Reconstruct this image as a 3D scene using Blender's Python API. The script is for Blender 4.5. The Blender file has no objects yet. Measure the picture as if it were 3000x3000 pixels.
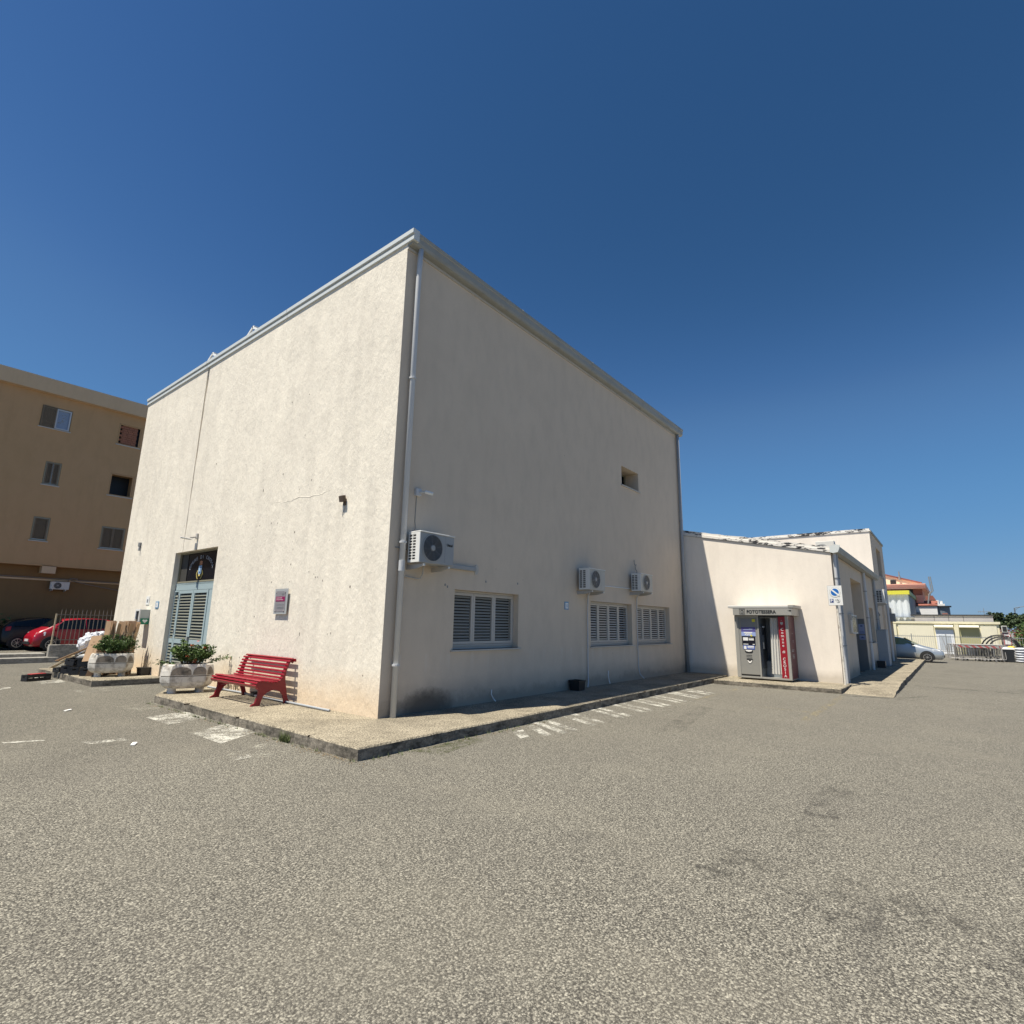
import bpy, bmesh, math, random
from mathutils import Vector, Matrix
R = math.radians
PI = math.pi
random.seed(7)
S = bpy.context.scene
COL = S.collection

# ------------------------------------------------------------------ camera
cam_d = bpy.data.cameras.new("camera")
cam = bpy.data.objects.new("camera", cam_d)
COL.objects.link(cam)
CP = Vector((-5.518, -6.952, 1.45))
yaw, pitch, roll = 0.675420, 0.202813, 0.018308
fw = Vector((math.cos(pitch) * math.cos(yaw), math.cos(pitch) * math.sin(yaw), math.sin(pitch)))
rt = fw.cross(Vector((0, 0, 1))).normalized()
up = rt.cross(fw)
r2 = rt * math.cos(roll) + up * math.sin(roll)
u2 = -rt * math.sin(roll) + up * math.cos(roll)
m = Matrix((r2, u2, -fw)).transposed().to_4x4()
m.translation = CP
cam.matrix_world = m
cam_d.sensor_width = 36
cam_d.lens = 36 * 1586.91 / 3000
cam_d.clip_end = 3000
cam_d.clip_start = .05
S.camera = cam

# ------------------------------------------------------------------ light
SUN = Vector((-2.84, 1.0, 7.36)).normalized()
W_ = bpy.data.worlds.new("World")
S.world = W_
W_.use_nodes = True
nt = W_.node_tree
nt.nodes.clear()
sky = nt.nodes.new('ShaderNodeTexSky')
sky.sky_type = 'NISHITA'
sky.sun_disc = False
sky.sun_elevation = math.asin(SUN.z)
sky.sun_rotation = math.atan2(SUN.x, SUN.y)
sky.altitude = 0
sky.air_density = 1.0
sky.dust_density = 0.1
sky.ozone_density = 3.0
bg = nt.nodes.new('ShaderNodeBackground')
bg.inputs[1].default_value = 0.1
wo = nt.nodes.new('ShaderNodeOutputWorld')
# camera response of the photograph applied evenly to the whole sky (deeper blue overhead, softer horizon)
def vmath(op, src, k):
    n = nt.nodes.new('ShaderNodeVectorMath'); n.operation = op; nt.links.new(src, n.inputs[0])
    n.inputs[1].default_value = (k, k, k); return n.outputs[0]
cv = nt.nodes.new('ShaderNodeRGBCurve')
for ci, pts in enumerate((((.088, .027), (.12, .052), (.143, .078), (.20, .102), (.268, .125), (.50, .20), (1, .28)),
                          ((.15, .086), (.21, .150), (.243, .195), (.33, .26), (.42, .30), (.656, .37), (1, .44)),
                          ((.29, .220), (.38, .350), (.44, .435), (.52, .51), (.61, .56), (.70, .585), (1, .62)))):
    c = cv.mapping.curves[ci]; c.points[0].location = (0, 0); c.points[1].location = pts[-1]
    for q in pts[:-1]: c.points.new(*q)
cv.mapping.update()
nt.links.new(vmath('MULTIPLY', sky.outputs[0], .1), cv.inputs[1])
nt.links.new(vmath('MULTIPLY', cv.outputs[0], 6.8), bg.inputs[0])
nt.links.new(bg.outputs[0], wo.inputs[0])
sd = bpy.data.lights.new("sun", 'SUN')
sd.energy = 5.0
sd.angle = R(.5)
sd.color = (1.0, .93, .80)
so = bpy.data.objects.new("sun", sd)
COL.objects.link(so)
so.rotation_euler = SUN.to_track_quat('Z', 'Y').to_euler()
S.view_settings.view_transform = 'Standard'
S.view_settings.look = 'None'
S.view_settings.gamma = 1
S.view_settings.use_curve_mapping = False
S.view_settings.exposure = 0.56

# ------------------------------------------------------------------ materials
MC = {}
class N:
    """small node builder"""
    def __init__(s, name):
        s.m = bpy.data.materials.new(name); s.m.use_nodes = True
        s.t = s.m.node_tree; s.b = s.t.nodes['Principled BSDF']
        s.out = s.t.nodes['Material Output']
        s.co = None
    def new(s, typ, **k):
        n = s.t.nodes.new(typ)
        for a, v in k.items():
            if a.startswith('_'): n.inputs[a[1:]].default_value = v
            else: setattr(n, a, v)
        return n
    def pos(s):
        if s.co is None: s.co = s.new('ShaderNodeNewGeometry').outputs['Position']
        return s.co
    def obj(s):
        return s.new('ShaderNodeTexCoord').outputs['Object']
    def link(s, a, b): s.t.links.new(a, b)
    def noise(s, scale, detail=3, rough=.5, vec=None, sc=None, dist=0):
        v = vec or s.pos()
        if sc:
            mp = s.new('ShaderNodeMapping'); mp.inputs['Scale'].default_value = sc
            s.link(v, mp.inputs[0]); v = mp.outputs[0]
        n = s.new('ShaderNodeTexNoise'); n.inputs['Scale'].default_value = scale
        n.inputs['Detail'].default_value = detail; n.inputs['Roughness'].default_value = rough
        n.inputs['Distortion'].default_value = dist
        s.link(v, n.inputs['Vector']); return n.outputs[0]
    def vor(s, scale, out='Distance', feat='F1', vec=None):
        n = s.new('ShaderNodeTexVoronoi'); n.feature = feat; n.inputs['Scale'].default_value = scale
        s.link(vec or s.pos(), n.inputs['Vector']); return n.outputs[out]
    def ramp(s, fac, stops):
        n = s.new('ShaderNodeValToRGB')
        e = n.color_ramp.elements
        while len(e) < len(stops): e.new(.5)
        for i, (p, c) in enumerate(stops):
            e[i].position = p
            e[i].color = (c, c, c, 1) if isinstance(c, (int, float)) else (*c, 1)
        s.link(fac, n.inputs[0]); return n.outputs[0]
    def mix(s, fac, a, b, mode='MIX'):
        n = s.new('ShaderNodeMix', data_type='RGBA', blend_type=mode)
        for v, i in ((fac, 0), (a, 6), (b, 7)):
            if isinstance(v, (int, float)): n.inputs[i].default_value = v if i == 0 else (v, v, v, 1)
            elif isinstance(v, tuple): n.inputs[i].default_value = (*v, 1)
            else: s.link(v, n.inputs[i])
        return n.outputs[2]
    def math(s, op, a, b=0, c=None):
        n = s.new('ShaderNodeMath', operation=op)
        for i, v in enumerate((a, b) if c is None else (a, b, c)):
            if isinstance(v, (int, float)): n.inputs[i].default_value = v
            else: s.link(v, n.inputs[i])
        return n.outputs[0]
    def sep(s, v):
        n = s.new('ShaderNodeSeparateXYZ'); s.link(v, n.inputs[0]); return n.outputs
    def bump(s, h, strength, dist, prev=None):
        n = s.new('ShaderNodeBump'); n.inputs['Strength'].default_value = strength
        n.inputs['Distance'].default_value = dist
        s.link(h, n.inputs['Height'])
        if prev: s.link(prev, n.inputs['Normal'])
        return n.outputs[0]
    def fin(s, col=None, rough=None, normal=None, metal=0, spec=None):
        if col is not None:
            if isinstance(col, tuple): s.b.inputs['Base Color'].default_value = (*col, 1)
            else: s.link(col, s.b.inputs['Base Color'])
        if rough is not None:
            if isinstance(rough, (int, float)): s.b.inputs['Roughness'].default_value = rough
            else: s.link(rough, s.b.inputs['Roughness'])
        s.b.inputs['Metallic'].default_value = metal
        if spec is not None: s.b.inputs['Specular IOR Level'].default_value = spec
        if normal is not None: s.link(normal, s.b.inputs['Normal'])
        return s.m

def simple(name, col, rough=.6, var=.12, scale=6, metal=0, bump=0, bscale=60, coat=0, dirt=None, dscale=3, damt=.5):
    n = N(name)
    v = n.obj()
    f = n.noise(scale, 4, .6, vec=v)
    a = tuple(c * (1 - var) for c in col); b = tuple(min(1, c * (1 + var)) for c in col)
    c = n.mix(f, a, b)
    if dirt:
        g = n.ramp(n.noise(dscale, 5, .65, vec=v), [(.5, 0), (.72, damt)])
        c = n.mix(g, c, dirt)
    nm = n.bump(n.noise(bscale, 3, .6, vec=v), bump, .01) if bump else None
    n.fin(c, rough, nm, metal)
    if coat: n.b.inputs['Coat Weight'].default_value = coat; n.b.inputs['Coat Roughness'].default_value = .05
    MC[name] = n.m
    return n.m

def plaster(name, base, stain, amt=.5, big=1.0, bump=.6, zdirt=None, extra=None, streak=.55):
    n = N(name); p = n.pos()
    vs_ = n.ramp(n.noise(2.6, 5, .6, sc=(1, 1, .10)), [(.5, 0), (.72, amt * streak)])
    f1 = n.noise(.55, 5, .6); f2 = n.noise(3.2, 4, .6, sc=(1, 1, .45)); f3 = n.noise(30, 3, .6)
    c = n.mix(n.ramp(f1, [(.35, 0), (.7, amt)]), base, stain)
    c = n.mix(vs_, c, tuple(x * .80 for x in stain))
    c = n.mix(n.ramp(f2, [(.45, 0), (.8, amt * .7)]), c, tuple(x * .82 for x in stain))
    c = n.mix(n.ramp(f3, [(.3, .12), (.7, 0)]), c, tuple(x * .7 for x in base))
    xyz = n.sep(p)
    # damp at the foot of the wall
    if zdirt:
        zz = n.math('ADD', xyz[2], n.math('MULTIPLY', n.noise(1.6, 5, .7), -zdirt[1]))
        g = n.ramp(zz, [(0, zdirt[2]), (max(.02, zdirt[0]), 0)])
        c = n.mix(g, c, zdirt[3])
    # tiny chips
    ch = n.ramp(n.vor(2.6, 'Distance'), [(.02, 1), (.035, 0)])
    gate = n.ramp(n.noise(1.1, 2), [(.5, 0), (.56, 1)])
    c = n.mix(n.math('MULTIPLY', n.math('MULTIPLY', ch, gate), .7), c, (.12, .10, .08))
    if extra: c = extra(n, c, xyz)
    h1 = n.noise(13, 6, .68, sc=(1, 1, .5), dist=.25); h2 = n.noise(2.2, 4, .6, sc=(1, 1, .55)); h3 = n.noise(70, 2, .5)
    nm = n.bump(h2, .42 * big * bump, .07)
    nm = n.bump(h1, .62 * bump, .028, nm)
    nm = n.bump(h3, .35 * bump, .006, nm)
    n.fin(c, .92, nm, spec=.2)
    MC[name] = n.m
    return n.m

def moss(n, c, xyz):
    # the dark mossy patch by the near downpipe (real stain on the shaded wall) and splash staining on its foot
    dx = n.math('DIVIDE', n.math('SUBTRACT', xyz[0], 1.0), .62)
    dz = n.math('DIVIDE', n.math('SUBTRACT', xyz[2], .06), .30)
    r = n.math('SQRT', n.math('ADD', n.math('MULTIPLY', dx, dx), n.math('MULTIPLY', dz, dz)))
    r = n.math('ADD', r, n.math('MULTIPLY', n.noise(7, 6, .75), .9))
    g = n.ramp(n.math('MULTIPLY', r, .5), [(.46, .86), (.60, .62), (.80, 0)])
    c = n.mix(g, c, (.075, .062, .048))
    ft = n.math('ADD', xyz[2], n.math('MULTIPLY', n.noise(1.4, 7, .8), -.75)); ft = n.math('ADD', ft, .26)
    c = n.mix(n.ramp(ft, [(.0, .42), (.16, 0)]), c, (.20, .17, .135))
    # pale run marks under the sills
    f = n.ramp(n.noise(9, 3, .5, sc=(1, 1, .08)), [(.55, 0), (.75, .35)])
    zb = n.ramp(xyz[2], [(.5, 0), (.9, 1)])
    zt = n.ramp(xyz[2], [(.9, 1), (.95, 0)])
    return n.mix(n.math('MULTIPLY', f, n.math('MULTIPLY', zb, zt)), c, (.75, .72, .68))

def peeled(name):
    # white paint flaking off dark bitumen
    n = N(name)
    f = n.noise(3.2, 6, .72, sc=(1, 1, 3.5)); g = n.noise(.8, 2)
    k = n.math('ADD', f, n.math('MULTIPLY', g, .35))
    c = n.mix(n.ramp(k, [(.69, 0), (.715, 1)]), (.74, .71, .66), (.03, .03, .035))
    n.fin(c, .85, n.bump(f, .4, .02)); MC[name] = n.m

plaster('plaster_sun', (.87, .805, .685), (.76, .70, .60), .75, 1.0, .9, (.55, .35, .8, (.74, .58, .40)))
plaster('plaster_shade', (.70, .59, .465), (.62, .525, .415), .55, .6, .22, (.30, .45, .5, (.40, .34, .27)), moss, .12)  # darker, warmer copy of the pale wall plaster: shade painted into the colour
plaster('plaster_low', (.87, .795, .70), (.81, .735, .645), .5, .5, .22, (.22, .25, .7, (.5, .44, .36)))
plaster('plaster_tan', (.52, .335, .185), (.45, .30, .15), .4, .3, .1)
plaster('plaster_ochre', (.23, .145, .07), (.19, .12, .06), .4, .3, .1)  # darkened to paint in the dimmer light at ground-floor level
plaster('plaster_band', (.62, .47, .31), (.55, .41, .27), .4, .3, .1)
plaster('cream_wall', (.84, .79, .61), (.78, .72, .55), .4, .3, .1)
plaster('cream_trim', (.84, .78, .56), (.76, .70, .50), .4, .3, .1)
plaster('peach_wall', (.70, .38, .27), (.62, .33, .24), .4, .3, .1)
plaster('white_wall', (.82, .81, .79), (.72, .71, .69), .3, .3, .1)
peeled('peeled_paint')

def concrete(name, a, b, dark, coarse=70, mossy=0, rough=.95):
    n = N(name)
    v1 = n.vor(coarse, 'Color'); g = n.sep(v1)[0]
    sp = n.ramp(n.noise(coarse * .62, 5, .85), [(.43, 0), (.55, 1)])
    c = n.mix(sp, a, b)
    c = n.mix(n.ramp(g, [(.0, .45), (.35, 0)]), c, dark)
    c = n.mix(n.ramp(n.noise(1.1, 6, .7), [(.42, 0), (.72, .6)]), c, tuple(x * .55 for x in a))
    c = n.mix(n.ramp(n.noise(6, 5, .7), [(.5, 0), (.75, .4)]), c, tuple(x * .5 for x in a))
    if mossy:
        c = n.mix(n.ramp(n.noise(4, 6, .75, sc=(1, 1, 2)), [(.42, 0), (.62, mossy)]), c, (.05, .047, .04))
    nm = n.bump(n.noise(coarse * 1.1, 4, .7), .6, .008)
    nm = n.bump(n.noise(5, 5, .6), .5, .03, nm)
    n.fin(c, rough, nm, spec=.15); MC[name] = n.m

concrete('concrete_top', (.11, .095, .072), (.50, .44, .33), (.09, .08, .06))
concrete('concrete_kerb', (.24, .21, .17), (.34, .305, .25), (.08, .072, .06), 40, .85)  # moss cover also paints in the deep shade of the kerb face
concrete('concrete_grey', (.34, .325, .29), (.42, .40, .36), (.2, .19, .17), 30, .4)

def asphalt(name):
    n = N(name)
    p = n.pos()
    def layer(scale):
        col = n.sep(n.vor(scale, 'Color'))[0]
        d = n.vor(scale, 'Distance')
        return col, d
    c1, d1 = layer(78)
    c2, d2 = layer(33)
    st = n.ramp(c1, [(.0, (.072, .068, .058)), (.30, (.145, .137, .116)), (.62, (.285, .27, .226)), (1, (.55, .52, .43))])
    gap = n.ramp(d1, [(.42, 0), (.66, .85)])
    c = n.mix(gap, st, (.045, .042, .037))
    # grain of the chippings at a second and third size
    c = n.mix(n.ramp(n.noise(92, 4, .8), [(.42, .9), (.49, 0)]), c, (.042, .040, .035))
    c = n.mix(n.ramp(n.noise(76, 4, .8), [(.53, 0), (.60, .85)]), c, (.49, .462, .385))
    c = n.mix(n.ramp(n.noise(48, 4, .85), [(.42, .5), (.50, 0)]), c, (.06, .056, .048))
    c = n.mix(n.ramp(n.noise(42, 4, .85), [(.53, 0), (.61, .4)]), c, (.44, .41, .335))
    c = n.mix(n.ramp(n.noise(19, 5, .85), [(.43, .26), (.49, 0)]), c, (.08, .075, .064))
    xyz = n.sep(p)
    old = n.math('ADD', n.math('MULTIPLY', xyz[1], .07), n.math('MULTIPLY', n.noise(.5, 4, .6), .5))
    c = n.mix(n.ramp(old, [(.20, 0), (.46, .36)]), c, n.mix(.5, c, (.08, .078, .068), 'MULTIPLY'))
    # broad tone: worn, dusty, oil
    b1 = n.noise(.33, 5, .6)
    c = n.mix(n.ramp(b1, [(.42, 0), (.66, .26)]), c, (.13, .121, .105))
    b2 = n.noise(.9, 5, .65, sc=(1, .6, 1))
    c = n.mix(n.ramp(b2, [(.5, 0), (.75, .26)]), c, (.27, .25, .20))
    oil = n.ramp(n.noise(.8, 4, .6, sc=(.35, 1.6, 1)), [(.66, 0), (.76, .45)])
    c = n.mix(oil, c, (.065, .062, .058))
    # fine wandering cracks
    wv = n.new('ShaderNodeVectorMath', operation='ADD'); nz = n.new('ShaderNodeTexNoise'); nz.inputs['Scale'].default_value = 1.3; nz.inputs['Detail'].default_value = 6
    n.link(p, nz.inputs['Vector']); n.link(p, wv.inputs[0]); n.link(nz.outputs['Color'], wv.inputs[1])
    ed_ = n.ramp(n.vor(.42, 'Distance', 'DISTANCE_TO_EDGE', wv.outputs[0]), [(.0, 1), (.003, .7), (.007, 0)])
    gt_ = n.ramp(n.noise(.45, 4, .7), [(.46, 0), (.58, .16)])
    c = n.mix(n.math('MULTIPLY', ed_, gt_), c, (.035, .033, .028))
    c = n.mix(1.0, c, (.90, .895, .885), 'MULTIPLY')
    nm = n.bump(n.math('SUBTRACT', 1, d1), .75, .007)
    nm = n.bump(n.noise(26, 4, .8), .5, .012, nm)
    nm = n.bump(n.noise(2, 3, .6), .25, .03, nm)
    n.fin(c, .9, nm, spec=.25); MC[name] = n.m
asphalt('asphalt')

def worn_paint(name, col, amount=.5, fine=38, soft=.06, amax=.85):
    n = N(name)
    f = n.noise(fine, 6, .85); g = n.noise(3.5, 5, .7); h = n.noise(fine * 2.5, 3, .7)
    k = n.math('ADD', n.math('MULTIPLY', f, .6), n.math('MULTIPLY', g, .5)); k = n.math('ADD', k, n.math('MULTIPLY', n.math('SUBTRACT', h, .5), .35))
    a = n.ramp(k, [(amount, 0), (amount + soft, amax)])
    tr = n.new('ShaderNodeBsdfTransparent'); ms = n.new('ShaderNodeMixShader')
    n.fin(n.mix(n.noise(60, 2), tuple(x * .75 for x in col), col), .85)
    n.link(a, ms.inputs[0]); n.link(tr.outputs[0], ms.inputs[1]); n.link(n.b.outputs[0], ms.inputs[2])
    n.link(ms.outputs[0], n.out.inputs[0]); MC[name] = n.m
worn_paint('paint_white', (.68, .66, .58), .53, 34, .08, .92)
worn_paint('paint_faint', (.55, .53, .44), .60)
worn_paint('paint_orange', (.52, .42, .22), .585)
worn_paint('paint_dust', (.42, .40, .31), .56)
worn_paint('seam_dark', (.05, .047, .04), .50, 22, .10, .8)
worn_paint('oil_dark', (.045, .042, .038), .54, 6, .22, .55)
worn_paint('moss_green', (.09, .10, .035), .50, 14, .2, .75)

simple('trim_metal', (.62, .65, .64), .55, .05, 3)
simple('gutter_metal', (.33, .335, .31), .55, .08, 3, dirt=(.20, .18, .15), dscale=2, damt=.4)
simple('pipe_grey', (.56, .57, .58), .5, .06, 4)
simple('pipe_dark', (.34, .36, .38), .5, .06, 4)
simple('shutter_blue', (.36, .45, .47), .45, .05, 5)
simple('slat_door', (.19, .195, .16), .5, .08, 5)
simple('alu_grey', (.52, .49, .44), .45, .05, 5)
simple('slat_grey', (.25, .24, .205), .5, .08, 5)
simple('slat_pale', (.40, .39, .36), .5, .08, 5)
simple('sill_marble', (.50, .47, .42), .55, .12, 12)
simple('interior_dark', (.018, .019, .021), .6, .1)
simple('rust_brown', (.10, .07, .05), .7, .25, 20)
simple('dark_glass', (.008, .009, .014), .22, .1); MC['dark_glass'].node_tree.nodes['Principled BSDF'].inputs['Specular IOR Level'].default_value = .25
simple('ac_white', (.60, .59, .55), .4, .03, 5)
simple('ac_grey', (.35, .355, .35), .45, .04, 5)
simple('ac_beige', (.45, .44, .40), .45, .05, 5)
simple('ac_dark', (.03, .03, .032), .5, .1)
simple('plastic_black', (.018, .018, .02), .42, .2, 8, bump=.2, bscale=20)
simple('steel_bracket', (.45, .43, .40), .5, .12, 8)
simple('bench_red', (.245, .005, .016), .38, .10, 7, dirt=(.36, .06, .065), dscale=9, damt=.45)
simple('bench_iron', (.20, .005, .014), .42, .12, 9)
simple('tub_paint', (.68, .64, .57), .85, .08, 6, bump=.5, bscale=18, dirt=(.20, .165, .125), dscale=5.5, damt=.9)
simple('tub_bare', (.24, .205, .165), .92, .35, 7, bump=.8, bscale=30, dirt=(.06, .053, .045), dscale=5, damt=.9)
simple('soil', (.07, .05, .035), .95, .3, 20, bump=.6, bscale=30)
simple('leaf', (.055, .105, .022), .55, .5, 9)
simple('leaf_light', (.11, .17, .035), .55, .4, 9)
simple('leaf_dry', (.24, .19, .12), .8, .3, 9)
simple('leaf_far', (.045, .075, .030), .7, .4, 1.5)
simple('leaf_far2', (.075, .105, .040), .7, .4, 1.5)
simple('stem', (.12, .09, .055), .8, .2, 9)
simple('petal', (.80, .14, .07), .6, .15, 20)
simple('cardboard', (.42, .28, .17), .85, .1, 4, dirt=(.30, .19, .11), damt=.4)
simple('cardboard_dark', (.30, .19, .115), .85, .1, 4)
simple('bag_white', (.60, .62, .66), .5, .06, 4, bump=.5, bscale=9)
simple('wood_pale', (.60, .50, .34), .8, .12, 6)
simple('white_gloss', (.74, .74, .71), .4, .03)
simple('canopy_white', (.58, .57, .54), .7, .05)
simple('white_matte', (.80, .80, .78), .6, .05)
simple('booth_grey', (.36, .35, .32), .42, .03, 3, metal=.15)
simple('booth_panel', (.26, .255, .235), .5, .03, 3)
simple('booth_dark', (.08, .088, .10), .5, .1)
simple('booth_inner', (.22, .25, .28), .55, .08)
simple('booth_red', (.28, .008, .018), .35, .03)
simple('booth_red_side', (.10, .016, .022), .4, .05)  # booth red darkened: the shade on this side is put into the colour
simple('poster_violet', (.10, .09, .28), .35, .3, 10)
simple('poster_blue', (.06, .12, .45), .35, .2, 14)
simple('poster_pale', (.30, .38, .66), .35, .2, 14)
simple('poster_black', (.012, .012, .02), .3, .1)
simple('print_white', (.80, .80, .78), .5, .04)
simple('print_black', (.015, .015, .015), .5, .04)
simple('print_yellow', (.70, .62, .05), .5, .04)
simple('curtain', (.62, .61, .58), .85, .05, 8)
simple('sign_white', (.78, .78, .76), .4, .03)
simple('sign_blue', (.01, .14, .48), .4, .03)
simple('sign_navy', (.02, .05, .22), .4, .03)
simple('sign_grey', (.22, .23, .24), .5, .1)
simple('tile_blue', (.10, .30, .52), .3, .15, 30)
simple('aed_green', (.0, .20, .10), .5, .03)
simple('aed_grey', (.42, .45, .43), .5, .03)
simple('plaque_grey', (.27, .26, .28), .15, .1)
simple('plaque_magenta', (.26, .008, .09), .3, .05)
simple('glass_pane', (.40, .42, .43), .05, .04)
simple('frame_olive', (.26, .24, .17), .6, .1)
simple('shutter_brown', (.17, .13, .085), .6, .15)
simple('shutter_dark', (.05, .046, .04), .6, .15)
simple('win_white', (.50, .53, .57), .4, .05)
simple('curtain_blue', (.24, .31, .43), .6, .25, 18)
simple('brick_red', (.30, .13, .08), .9, .25, 3, bump=.5)
simple('black_hole', (.003, .006, .010), .5, .1)
simple('car_red', (.34, .007, .020), .3, .03, coat=.5)
simple('car_black', (.006, .006, .009), .38, .1, coat=.15)
simple('car_silver', (.46, .49, .51), .28, .03, metal=.55, coat=1)
simple('car_glass', (.006, .008, .009), .12, .1)
simple('car_glass_green', (.16, .20, .11), .06, .1)
simple('tyre', (.016, .016, .017), .85, .1)
simple('rim_metal', (.48, .46, .44), .35, .08, metal=.7)
simple('headlight', (.62, .64, .66), .08, .05)
simple('taillight', (.35, .01, .01), .2, .05)
simple('plate', (.62, .62, .62), .5, .05)
simple('iron_rail', (.22, .18, .15), .7, .25, 20)
simple('iron_grey', (.26, .27, .27), .6, .15, 10)
simple('galvanised', (.40, .385, .37), .5, .15, 8)
simple('barrier_red', (.36, .09, .09), .6, .15, 10)
simple('corrugated', (.58, .62, .66), .5, .05, 3)
simple('panel_bluegrey', (.15, .18, .21), .6, .08, 3)
simple('trim_yellow', (.60, .57, .06), .5, .04)
simple('trim_olive', (.27, .34, .12), .5, .06)
simple('peach_band', (.80, .42, .31), .7, .05, 3)
simple('roof_edge', (.60, .34, .26), .7, .08, 3)
simple('peach_deep', (.40, .16, .11), .75, .06, 3)
simple('roof_tile', (.28, .10, .07), .85, .2, 3, bump=.5, bscale=8)
simple('bitumen', (.035, .036, .042), .8, .15, 3)
simple('wall_greypink', (.44, .42, .42), .85, .08, 2)
simple('recess_olive', (.44, .42, .23), .85, .08, 2)
simple('shop_white', (.80, .82, .84), .5, .05, 4)
simple('barrier_steel', (.15, .145, .14), .55, .25, 8)
simple('barrier_mid', (.24, .23, .22), .55, .25, 8)
simple('hedge_rust', (.17, .06, .04), .8, .3, 4)
simple('bin_black', (.022, .024, .028), .4, .1)
simple('bag_yellow', (.75, .50, .06), .6, .1)
simple('hose_black', (.014, .014, .015), .45, .1)
simple('poster_red', (.45, .05, .05), .5, .05)
simple('skylight_pane', (.20, .21, .23), .35, .08)
simple('litter_white', (.82, .80, .76), .7, .05)
simple('crest_gold', (.62, .50, .16), .45, .1)
simple('crest_sky', (.38, .56, .74), .45, .1)
simple('crest_brick', (.46, .20, .10), .5, .1)
simple('crest_green', (.10, .20, .07), .5, .1)
simple('letter_silver', (.40, .42, .46), .35, .05)
simple('cabinet_grey', (.30, .34, .38), .5, .04, 3)
simple('door_steel', (.17, .17, .165), .4, .06, 3)
simple('notice_blue', (.28, .33, .50), .5, .05)
simple('weed', (.13, .16, .06), .8, .4, 20)
simple('weed_dry', (.20, .15, .09), .9, .3, 20)
simple('roofing', (.30, .29, .28), .9, .1, 2)
simple('hill_ground', (.13, .14, .07), .95, .3, .05)

# ------------------------------------------------------------------ mesh helpers
class MB:
    def __init__(s): s.v = []; s.f = []; s.mi = []; s.cur = 0
    def add(s, vs, fs):
        b = len(s.v); s.v += [tuple(v) for v in vs]
        for f in fs: s.f.append([b + i for i in f]); s.mi.append(s.cur)
    def box(s, x0, x1, y0, y1, z0, z1):
        if x0 > x1: x0, x1 = x1, x0
        if y0 > y1: y0, y1 = y1, y0
        if z0 > z1: z0, z1 = z1, z0
        v = [(x, y, z) for x in (x0, x1) for y in (y0, y1) for z in (z0, z1)]
        s.add(v, [(0, 1, 3, 2), (4, 6, 7, 5), (0, 4, 5, 1), (2, 3, 7, 6), (0, 2, 6, 4), (1, 5, 7, 3)])
        return s
    def obox(s, c, ax, ay, az, hx, hy, hz):
        c = Vector(c); ax, ay, az = Vector(ax).normalized(), Vector(ay).normalized(), Vector(az).normalized()
        v = [c + ax * hx * a + ay * hy * b + az * hz * d for a in (-1, 1) for b in (-1, 1) for d in (-1, 1)]
        s.add(v, [(0, 1, 3, 2), (4, 6, 7, 5), (0, 4, 5, 1), (2, 3, 7, 6), (0, 2, 6, 4), (1, 5, 7, 3)])
        return s
    def beam(s, a, b, w, h=None, upv=(0, 0, 1)):
        a, b = Vector(a), Vector(b); d = (b - a); h = h or w
        z = d.normalized(); x = z.cross(Vector(upv))
        if x.length < 1e-3: x = z.cross(Vector((1, 0, 0)))
        x.normalize(); y = x.cross(z)
        return s.obox((a + b) / 2, x, y, z, w / 2, h / 2, d.length / 2)
    def tube(s, pts, r, n=10, caps=True):
        pts = [Vector(p) for p in pts]; rings = []
        px = None
        for i, p in enumerate(pts):
            t = (pts[min(i + 1, len(pts) - 1)] - pts[max(i - 1, 0)]).normalized()
            if px is None:
                px = t.cross(Vector((0, 0, 1)))
                if px.length < 1e-3: px = t.cross(Vector((1, 0, 0)))
            px = (px - t * px.dot(t)).normalized(); py = t.cross(px)
            rr = r[i] if isinstance(r, (list, tuple)) else r
            rings.append([p + px * math.cos(2 * PI * k / n) * rr + py * math.sin(2 * PI * k / n) * rr for k in range(n)])
        v = [q for rg in rings for q in rg]; f = []
        for i in range(len(pts) - 1):
            for k in range(n): f.append((i * n + k, i * n + (k + 1) % n, (i + 1) * n + (k + 1) % n, (i + 1) * n + k))
        if caps: f.append(tuple(range(n))[::-1]); f.append(tuple(range((len(pts) - 1) * n, len(pts) * n)))
        s.add(v, f); return s
    def prism(s, poly, o, u, v, w, d):
        """poly in (u,v) plane at o, extruded along w by d"""
        o, u, v, w = Vector(o), Vector(u), Vector(v), Vector(w)
        a = [o + u * p[0] + v * p[1] for p in poly]; b = [q + w * d for q in a]; n = len(poly)
        s.add(a + b, [tuple(range(n))[::-1], tuple(range(n, 2 * n))] + [(i, (i + 1) % n, n + (i + 1) % n, n + i) for i in range(n)])
        return s
    def loft(s, rings, caps=True, closed=True):
        n = len(rings[0]); v = [q for r in rings for q in r]; f = []
        for i in range(len(rings) - 1):
            for k in range(n if closed else n - 1):
                f.append((i * n + k, i * n + (k + 1) % n, (i + 1) * n + (k + 1) % n, (i + 1) * n + k))
        if caps: f.append(tuple(range(n))[::-1]); f.append(tuple(range((len(rings) - 1) * n, len(rings) * n)))
        s.add(v, f); return s
    def quad(s, a, b, c, d): s.add([a, b, c, d], [(0, 1, 2, 3)]); return s

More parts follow.
